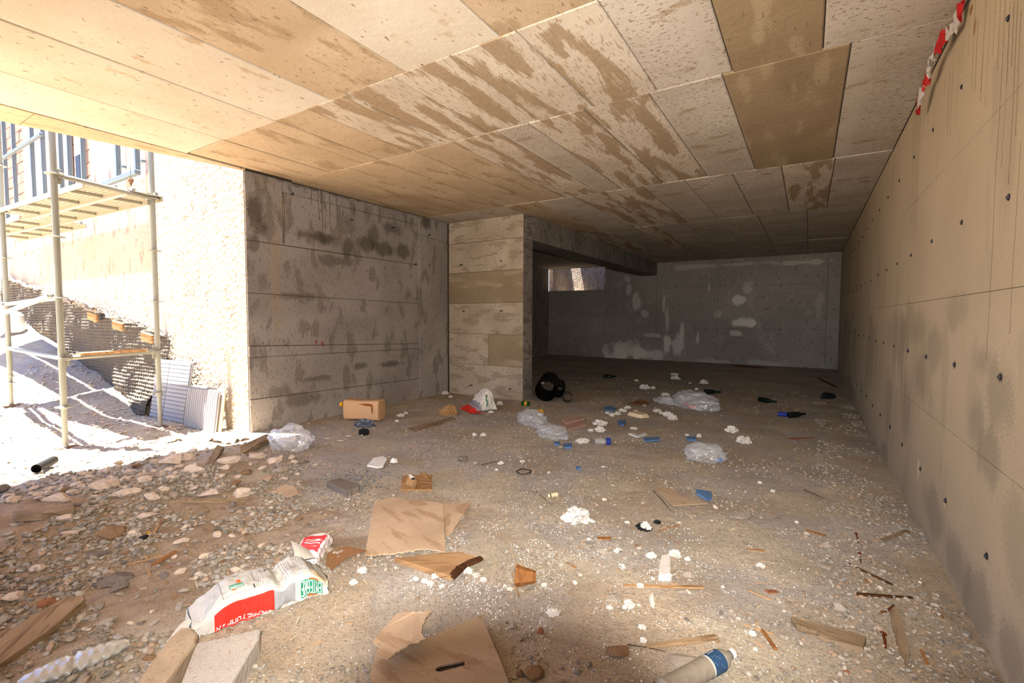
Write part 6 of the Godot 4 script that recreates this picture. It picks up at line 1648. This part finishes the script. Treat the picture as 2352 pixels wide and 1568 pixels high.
# ---------------------------------------------------------------- rubble
func build_rubble():
	# single stones told apart: position, width, height share, depth share, material, turn, label
	var k := 0
	for q in [
		[Vector3(-4.035, 0.065, -1.628), 0.184, 0.55, 0.7, "stone_white", 0.5, "large white plaster lump at the edge of the sunlight"],
		[Vector3(-4.045, 0.063, -1.733), 0.115, 0.8, 0.7, "stone_white", 1.1, "upright white plaster lump beside the dark wood block"],
		[Vector3(-3.630, 0.085, -1.602), 0.160, 0.5, 0.6, "stone_white", 0.2, "rounded white plaster lump in front of the dark wood block"],
		[Vector3(-3.674, 0.079, -1.862), 0.191, 0.35, 0.6, "stone_white", 0.3, "long white plaster slab toward the plastic bag"],
		[Vector3(-3.586, 0.081, -1.434), 0.117, 0.4, 0.6, "stone_white", 0.8, "flat white plaster slab in the rubble bank"],
		[Vector3(-3.689, 0.089, -0.887), 0.183, 0.35, 0.5, "stone_white", 0.3, "long flat white slab near the shadow edge"],
		[Vector3(-3.769, 0.090, -1.134), 0.183, 0.5, 0.7, "stone_white", 0.9, "broad white lump on top of the rubble bank"],
		[Vector3(-3.703, 0.089, -1.320), 0.115, 0.5, 0.7, "stone_white", 0.4, "white lump on the crest of the rubble bank"],
		[Vector3(-3.495, 0.069, -1.153), 0.159, 0.35, 0.4, "stone_white", 0.6, "white bar-shaped fragment on the bank"],
		[Vector3(-3.529, 0.074, -0.955), 0.141, 0.2, 0.3, "stone_grey", 0.5, "thin grey slab at the shadow edge"],
		[Vector3(-3.372, 0.051, -0.850), 0.104, 0.35, 0.6, "stone_white", 0.4, "white angular stone above the curled bark"],
		[Vector3(-3.187, 0.025, -1.150), 0.120, 0.3, 0.5, "stone_white", 0.45, "long white stone below the rubble bank"],
		[Vector3(-3.324, 0.043, -1.070), 0.040, 0.5, 2.0, "stone_white", 0.2, "narrow upright pale stone in the gravel"],
		[Vector3(-3.072, 0.014, -0.948), 0.119, 0.75, 0.8, "stone_brown", 0.5, "dark brown broken stone with a pale face"],
		[Vector3(-2.996, 0.009, -1.009), 0.051, 0.8, 0.8, "stone_white", 0.1, "pale round stone touching the dark brown one"],
		[Vector3(-2.928, 0.006, -1.034), 0.050, 0.7, 0.8, "char", 0.7, "black burnt clod next to the pale round stone"],
		[Vector3(-2.742, 0.002, -1.130), 0.091, 0.3, 0.6, "stone_white", 0.3, "white flat flake with a straight edge"],
		[Vector3(-2.513, 0.000, -1.137), 0.082, 0.3, 0.6, "stone_white", 0.5, "ragged white flake above the sack"],
		[Vector3(-2.429, 0.000, -1.001), 0.061, 0.4, 0.7, "stone_white", 0.9, "white pointed flake left of the sack"],
		[Vector3(-2.955, 0.007, -0.853), 0.121, 0.35, 0.7, "stone_grey", 0.2, "grey clod below the dark brown stone"],
		[Vector3(-2.647, 0.001, -0.818), 0.167, 0.5, 0.6, "stone_grey", 0.4, "long dark grey clod of mortar in the gravel"],
		[Vector3(-2.515, 0.000, -0.787), 0.083, 0.5, 0.7, "stone_grey", 0.8, "second grey mortar clod below the long one"],
		[Vector3(-2.974, 0.008, -0.637), 0.076, 0.4, 0.5, "stone_white", 0.3, "pale bean-shaped stone in the gravel"],
		[Vector3(-2.788, 0.002, -0.526), 0.088, 0.4, 0.7, "stone_white", 0.5, "pale wedge stone near the plank"],
		[Vector3(-2.640, 0.001, -0.595), 0.083, 0.5, 0.6, "brick_red", 0.3, "orange brown brick fragment above the plank"],
		[Vector3(-3.254, 0.034, -0.827), 0.082, 0.4, 0.6, "stone_white", 0.7, "pale flake beside the curled bark"],
		[Vector3(-3.386, 0.053, -0.630), 0.057, 0.4, 0.6, "stone", 0.7, "grey chip on the brown gravel"],
		[Vector3(-2.905, 0.005, -0.741), 0.074, 0.2, 0.5, "stone_brown", 0.1, "thin reddish chip on the gravel"],
		[Vector3(-2.629, 0.001, -0.467), 0.085, 0.4, 0.8, "stone", 0.4, "pale stone at the picture's gravel near the thick plank"],
		[Vector3(-2.449, 0.000, -0.518), 0.050, 0.5, 0.7, "stone", 0.9, "rough lump touching the thick plank"],
		[Vector3(-1.900, 0.000, -0.671), 0.045, 0.3, 0.8, "stone_brown", 0.3, "tan flake below the brown stick"],
		[Vector3(-2.294, 0.000, -0.680), 0.085, 0.3, 0.5, "stone", 0.7, "tapered grey stone above the wrapped bundle"],
		[Vector3(-3.204, 0.027, -1.498), 0.178, 0.25, 0.6, "stone_white", 0.1, "wide white plaster piece beside the upright one"],
		[Vector3(-3.103, 0.017, -1.627), 0.142, 0.55, 0.5, "stone_white", 0.4, "upright white plaster piece on the grey stick"],
		[Vector3(-2.361, 0.000, -3.032), 0.107, 0.6, 0.7, "stone_grey", 0.3, "dark stone alone on the tan dust"],
		[Vector3(-2.229, 0.000, -3.032), 0.063, 0.5, 0.7, "stone", 0.9, "pale stone beside the dark one on the dust"],
		[Vector3(-2.040, 0.000, -1.868), 0.090, 0.2, 0.5, "stone_brown", 0.1, "brown flat chip above the cardboard sheet"],
		[Vector3(-0.311, 0.000, -3.074), 0.156, 0.2, 0.5, "stone", 0.5, "pale flat stone slab in the dust"],
		[Vector3(-0.427, 0.000, -2.235), 0.080, 0.3, 0.7, "stone", 0.4, "flat pale stone below the foam lumps"],
		[Vector3(0.118, 0.000, -2.894), 0.059, 0.5, 0.8, "stone", 0.2, "round pale pebble on the grey dust"],
		[Vector3(0.144, 0.000, -2.272), 0.060, 0.7, 0.9, "stone", 0.3, "round pale stone above the sunken plank"],
		[Vector3(0.094, 0.000, -2.656), 0.075, 0.2, 0.8, "stone", 0.3, "flat pale stone left of the curved splinter"],
		[Vector3(0.144, 0.000, -1.879), 0.023, 0.8, 0.9, "brick_red", 0.3, "small orange brick pebble near the wall"],
		[Vector3(-0.659, 0.000, -1.870), 0.092, 0.25, 0.8, "stone", 0.4, "flat dusty stone beside the white foam"],
		[Vector3(-0.457, 0.000, -2.113), 0.058, 0.3, 0.7, "stone", 0.6, "flat stone under the pale lath"],
		[Vector3(-0.840, 0.000, -2.211), 0.079, 0.3, 0.7, "stone", 0.2, "flat tan stone among the beads"],
		[Vector3(-0.329, 0.000, -1.645), 0.165, 0.12, 0.45, "stone", 0.3, "broad flat stone slab behind the water bottle"],
		[Vector3(-0.533, 0.000, -1.565), 0.092, 0.3, 0.8, "stone_brown", 0.5, "earth covered stone at the rim of the dark lens shadow"],
		[Vector3(-0.725, 0.000, -1.306), 0.086, 0.5, 0.7, "stone_brown", 0.1, "dark brown brick piece in the lens shadow"],
		[Vector3(-0.768, 0.000, -1.285), 0.032, 0.8, 0.9, "stone_brown", 0.9, "round brown pebble touching the brick piece"],
		[Vector3(-0.920, 0.000, -1.489), 0.037, 0.8, 0.9, "stone", 0.9, "grey pebble at the top of the lens shadow"],
		[Vector3(-0.817, 0.000, -1.510), 0.033, 0.7, 0.9, "brick_red", 0.9, "reddish pebble in the lens shadow"],
		[Vector3(-4.404, 0.000, -2.694), 0.086, 0.5, 0.8, "stone_white", 0.9, "white pebble near the clear bag"],
		[Vector3(-3.712, 0.044, -2.105), 0.154, 0.45, 0.7, "stone_white", 0.3, "white lump below the clear bag"],
		[Vector3(-3.532, 0.034, -2.120), 0.137, 0.4, 0.7, "stone_white", 0.6, "second white lump below the clear bag"],
		[Vector3(-3.324, 0.028, -2.027), 0.130, 0.3, 0.7, "stone", 0.6, "tan slab below the two white lumps"],
		[Vector3(-3.560, 0.076, -1.773), 0.095, 0.5, 0.8, "stone_white", 0.6, "round white lump in the dusty gravel"]]:
		taken.push_back([q[0], q[1] * 0.5])
		single("rubble_stone", rock(800 + k * 7, Vector3(q[1], q[1] * q[2], q[1] * q[3]), 3, 9, 0.10).mesh(M[q[4]], false), q[6], "stone", on(q[0], q[1] * q[2] * 0.22), q[5] + 0.5, "stones and lumps of rubble")
		k += 1
	lay2("block_piece", Vector3(-2.629, 0.045, -2.082), PackedVector2Array([Vector2(-0.156, 0.038), Vector2(-0.138, -0.055), Vector2(0.075, -0.051), Vector2(0.111, -0.014), Vector2(0.108, 0.083)]), 0.05, M.stone_grey, "flat grey concrete block piece lying amid black charcoal", "concrete block", [3], 73, 0.004, -0.004)
	# aerated concrete block in front, with its mortar strip
	var t := thing("aerated_block", "broken pale aerated concrete block with a mortar strip in the foreground", "concrete block", on(Vector3(-1.628, 0.000, -0.765), -0.01))
	var c: Vector3 = t.position
	var top := to_local_poly([Vector3(-1.730, -0.001, -0.748), Vector3(-1.692, -0.002, -0.797), Vector3(-1.656, -0.001, -0.848), Vector3(-1.619, -0.001, -0.908), Vector3(-1.581, -0.000, -0.880), Vector3(-1.496, -0.002, -0.780), Vector3(-1.417, -0.000, -0.687), Vector3(-1.513, -0.000, -0.591)], c)
	part("rough_block", plate(torn(top, [0, 1, 2], 71, 0.004), 0.075, 0.004, 0.004, 3).mesh(M.aerated, false), t)
	var strip := to_local_poly([Vector3(-1.742, -0.002, -0.624), Vector3(-1.816, -0.002, -0.696), Vector3(-1.853, -0.002, -0.756), Vector3(-1.829, -0.002, -0.776), Vector3(-1.770, -0.002, -0.772), Vector3(-1.722, -0.001, -0.742), Vector3(-1.662, -0.002, -0.674), Vector3(-1.582, -0.002, -0.585), Vector3(-1.638, -0.001, -0.531)], c)
	part("mortar_strip", plate(torn(strip, [1, 3], 72, 0.004), 0.085, 0.008, 0.004, 4).mesh(M.mortar, false), t)
	# loose stones of the bank and the gravel, alike but for their place
	var protos := []
	for i in 10:
		var mm := [M.stone, M.stone_white, M.stone_brown, M.stone_grey, M.stone_white, M.stone, M.stone_brown, M.stone, M.stone_white, M.stone_grey]
		protos.push_back(rock(900 + i, Vector3(1.0, 0.55, 0.75), 2, 8, 0.12).mesh(mm[i], false))
	var r := RandomNumberGenerator.new(); r.seed = 77
	var feet := footprints(["plank", "cement_sack", "small_paper_sack", "crumpled_paper_sheet", "aerated_block", "torn_carton", "plastic_bag", "cardboard_sheet", "wrapped_bundle", "block_piece"])
	var n := 0
	var tries := 0
	while n < 230:
		var x: float; var z: float; var s: float
		if n < 120:            # the white rubble bank along the shadow edge
			x = r.randfn(-3.95, 0.32); z = r.randf_range(-2.35, -0.75); s = r.randf_range(0.035, 0.11)
		elif n < 200:          # coarse gravel in the left foreground
			x = r.randf_range(-3.4, -1.9); z = r.randf_range(-1.7, -0.5); s = r.randf_range(0.025, 0.06)
		else:
			x = r.randf_range(-1.2, 0.45); z = r.randf_range(-3.2, -1.4); s = r.randf_range(0.02, 0.045)
		var hitting := false
		for q in taken:
			if Vector2(q[0].x - x, q[0].z - z).length() < q[1] + s * 0.5: hitting = true
		for q in feet:
			if q.grow(s * 0.7).has_point(Vector2(x, z)): hitting = true
		tries += 1
		if hitting and tries < 4000: continue
		taken.push_back([Vector3(x, 0, z), s * 0.5])
		var pi := r.randi_range(0, 9)
		if n < 120 and r.randf() < 0.6: pi = [1, 4, 8][r.randi_range(0, 2)]
		var o := single("loose_stone", protos[pi], ["small pale broken stone in the white rubble bank", "small broken stone in the coarse brown gravel", "small dusty stone on the open floor"][0 if n < 120 else (1 if n < 200 else 2)], "stone", on(Vector3(x, 0, z), s * 0.12), r.randf() * TAU, ["loose stones of the rubble bank", "loose stones of the coarse gravel", "loose stones on the open floor"][0 if n < 120 else (1 if n < 200 else 2)])
		o.scale = Vector3(s, s * r.randf_range(0.7, 1.1), s * r.randf_range(0.7, 1.2))
		o.rotation.z = r.randf_range(-0.3, 0.3)
		n += 1

# the ground that larger things cover
func footprints(names: Array) -> Array:
	var out := []
	for o in get_children():
		var hit := false
		for k in names: hit = hit or String(o.name).begins_with(k)
		if not hit: continue
		var ms := o.find_children("*", "MeshInstance3D", true, false)
		if o is MeshInstance3D: ms.push_back(o)
		for m in ms:
			var bb: AABB = m.global_transform * m.mesh.get_aabb()
			out.push_back(Rect2(bb.position.x, bb.position.z, bb.size.x, bb.size.z))
	return out

func to_local_poly(pts: Array, c: Vector3) -> PackedVector2Array:
	var p := PackedVector2Array()
	for q in pts: p.push_back(Vector2(q.x - c.x, q.z - c.z))
	return p

# ---------------------------------------------------------------- what nobody could count
func scatter(called: String, label: String, mesh: Mesh, n: int, sd: int, place: Callable):
	var r := RandomNumberGenerator.new(); r.seed = sd
	var mm := MultiMesh.new()
	mm.transform_format = MultiMesh.TRANSFORM_3D
	mm.use_colors = true
	mm.mesh = mesh
	mm.instance_count = n
	for i in n:
		var q: Array = place.call(r)          # x, z, size, flatness, stretch, colour
		var b := Basis.from_euler(Vector3(r.randf_range(-0.4, 0.4), r.randf() * TAU, r.randf_range(-0.4, 0.4))).scaled_local(Vector3(q[2] * q[4], q[2] * q[3], q[2]))
		mm.set_instance_transform(i, Transform3D(b, Vector3(q[0], gy(q[0], q[1]) + q[2] * q[3] * 0.18, q[1])))
		mm.set_instance_color(i, q[5])
	var o := MultiMeshInstance3D.new()
	o.name = called
	o.multimesh = mm
	add_child(o)
	tag(o, label, called.replace("_", " "), "", "stuff")

func build_stuff():
	var mv := std(Color.WHITE, 0.95, "fine", 0.5)
	mv.vertex_color_use_as_albedo = true
	var tones := [Color(0.42, 0.36, 0.30), Color(0.36, 0.31, 0.25), Color(0.44, 0.40, 0.35), Color(0.30, 0.26, 0.22), Color(0.50, 0.44, 0.38), Color(0.42, 0.30, 0.21), Color(0.38, 0.35, 0.32)]
	var pebble := rock(41, Vector3(1, 0.7, 0.85), 1, 6, 0.1).mesh(mv, false)
	var dn := FastNoiseLite.new(); dn.seed = 55; dn.frequency = 1.1; dn.fractal_octaves = 3
	scatter("gravel", "fine gravel and soil crumbs strewn over the floor", pebble, 56000, 101, func(r: RandomNumberGenerator) -> Array:
		var x := 0.0; var z := 0.0
		for t in 6:
			var u := r.randf()
			if u < 0.48: x = r.randf_range(-4.3, -1.2); z = r.randf_range(-2.2, 0.5)
			elif u < 0.66: x = r.randf_range(-4.7, 0.56); z = r.randf_range(-4.5, -1.0)
			elif u < 0.76: x = r.randf_range(-1.4, 0.56); z = r.randf_range(-3.4, -0.3)
			elif u < 0.86: x = r.randf_range(0.1, 0.56); z = r.randf_range(-8.0, -1.8)
			elif u < 0.93: x = r.randfn(-4.0, 0.4); z = r.randf_range(-2.5, -0.5)
			else: x = r.randf_range(-4.6, 0.5); z = r.randf_range(-9.0, -4.0)
			if dn.get_noise_2d(x, z) > -0.02 or t > 4: break
		var s := 0.004 + 0.022 * pow(r.randf(), 4.0)
		if x < -1.9 and z > -1.8: s *= 1.5
		return [x, z, s, r.randf_range(0.6, 1.0), r.randf_range(0.8, 1.5), tones[r.randi_range(0, 6)] * Color(1.04, 1.0, 0.93) * r.randf_range(0.5, 0.9)])
	var bead := ico(1).moved(Transform3D(Basis().scaled(Vector3(0.5, 0.5, 0.5)), Vector3.ZERO)).mesh(mv, true)
	scatter("foam_beads", "tiny white foam beads strewn over the floor", bead, 5200, 102, func(r: RandomNumberGenerator) -> Array:
		var x := 0.0; var z := 0.0
		for t in 8:
			var u := r.randf()
			if u < 0.35: x = r.randfn(-1.35, 0.45); z = r.randfn(-1.75, 0.30)
			elif u < 0.60: x = r.randfn(-0.7, 0.5); z = r.randfn(-2.1, 0.5)
			elif u < 0.78: x = r.randfn(-2.0, 0.6); z = r.randfn(-4.3, 0.7)
			elif u < 0.86: x = r.randfn(-4.1, 0.4); z = r.randfn(-4.9, 0.4)
			else: x = r.randf_range(-3.4, 0.5); z = r.randf_range(-5.5, -0.9)
			if x < 0.55 and x > -4.7 and z < -0.5 and (dn.get_noise_2d(x * 2.5 + 9.0, z * 2.5) > 0.0 or t > 5): break
		x = clampf(x, -4.7, 0.55); z = clampf(z, -5.6, -0.5)
		return [x, z, r.randf_range(0.0018, 0.0052), 1.0, 1.0, Color(0.80, 0.79, 0.77)])
	var sliver := box(Vector3(1, 0.25, 0.25), 0.05).mesh(mv, false)
	scatter("wood_shavings", "thin wood shavings and straws strewn over the floor", sliver, 1100, 103, func(r: RandomNumberGenerator) -> Array:
		var x := r.randf_range(-3.2, 0.5); var z := r.randf_range(-3.6, -0.8)
		return [x, z, r.randf_range(0.006, 0.016), 0.6, r.randf_range(1.5, 4.5), [Color(0.46, 0.32, 0.19), Color(0.52, 0.41, 0.28), Color(0.30, 0.18, 0.10), Color(0.44, 0.24, 0.12)][r.randi_range(0, 3)]])
	scatter("charcoal", "black charcoal crumbs around the grey concrete block", pebble, 900, 104, func(r: RandomNumberGenerator) -> Array:
		var x := r.randfn(-2.72, 0.16); var z := r.randfn(-2.22, 0.14)
		return [x, z, r.randf_range(0.006, 0.018), 0.6, 1.1, Color(0.10, 0.10, 0.105) * r.randf_range(0.8, 2.0)])
	scatter("sunlit_rubble", "loose pale rubble outside in the sun", pebble, 5000, 105, func(r: RandomNumberGenerator) -> Array:
		var x := r.randf_range(-9.5, -4.3); var z := r.randf_range(-2.55, -0.6)
		return [x, z, 0.01 + 0.04 * pow(r.randf(), 4.0), r.randf_range(0.5, 0.9), r.randf_range(0.8, 1.6), tones[r.randi_range(0, 6)] * r.randf_range(0.8, 1.3)])
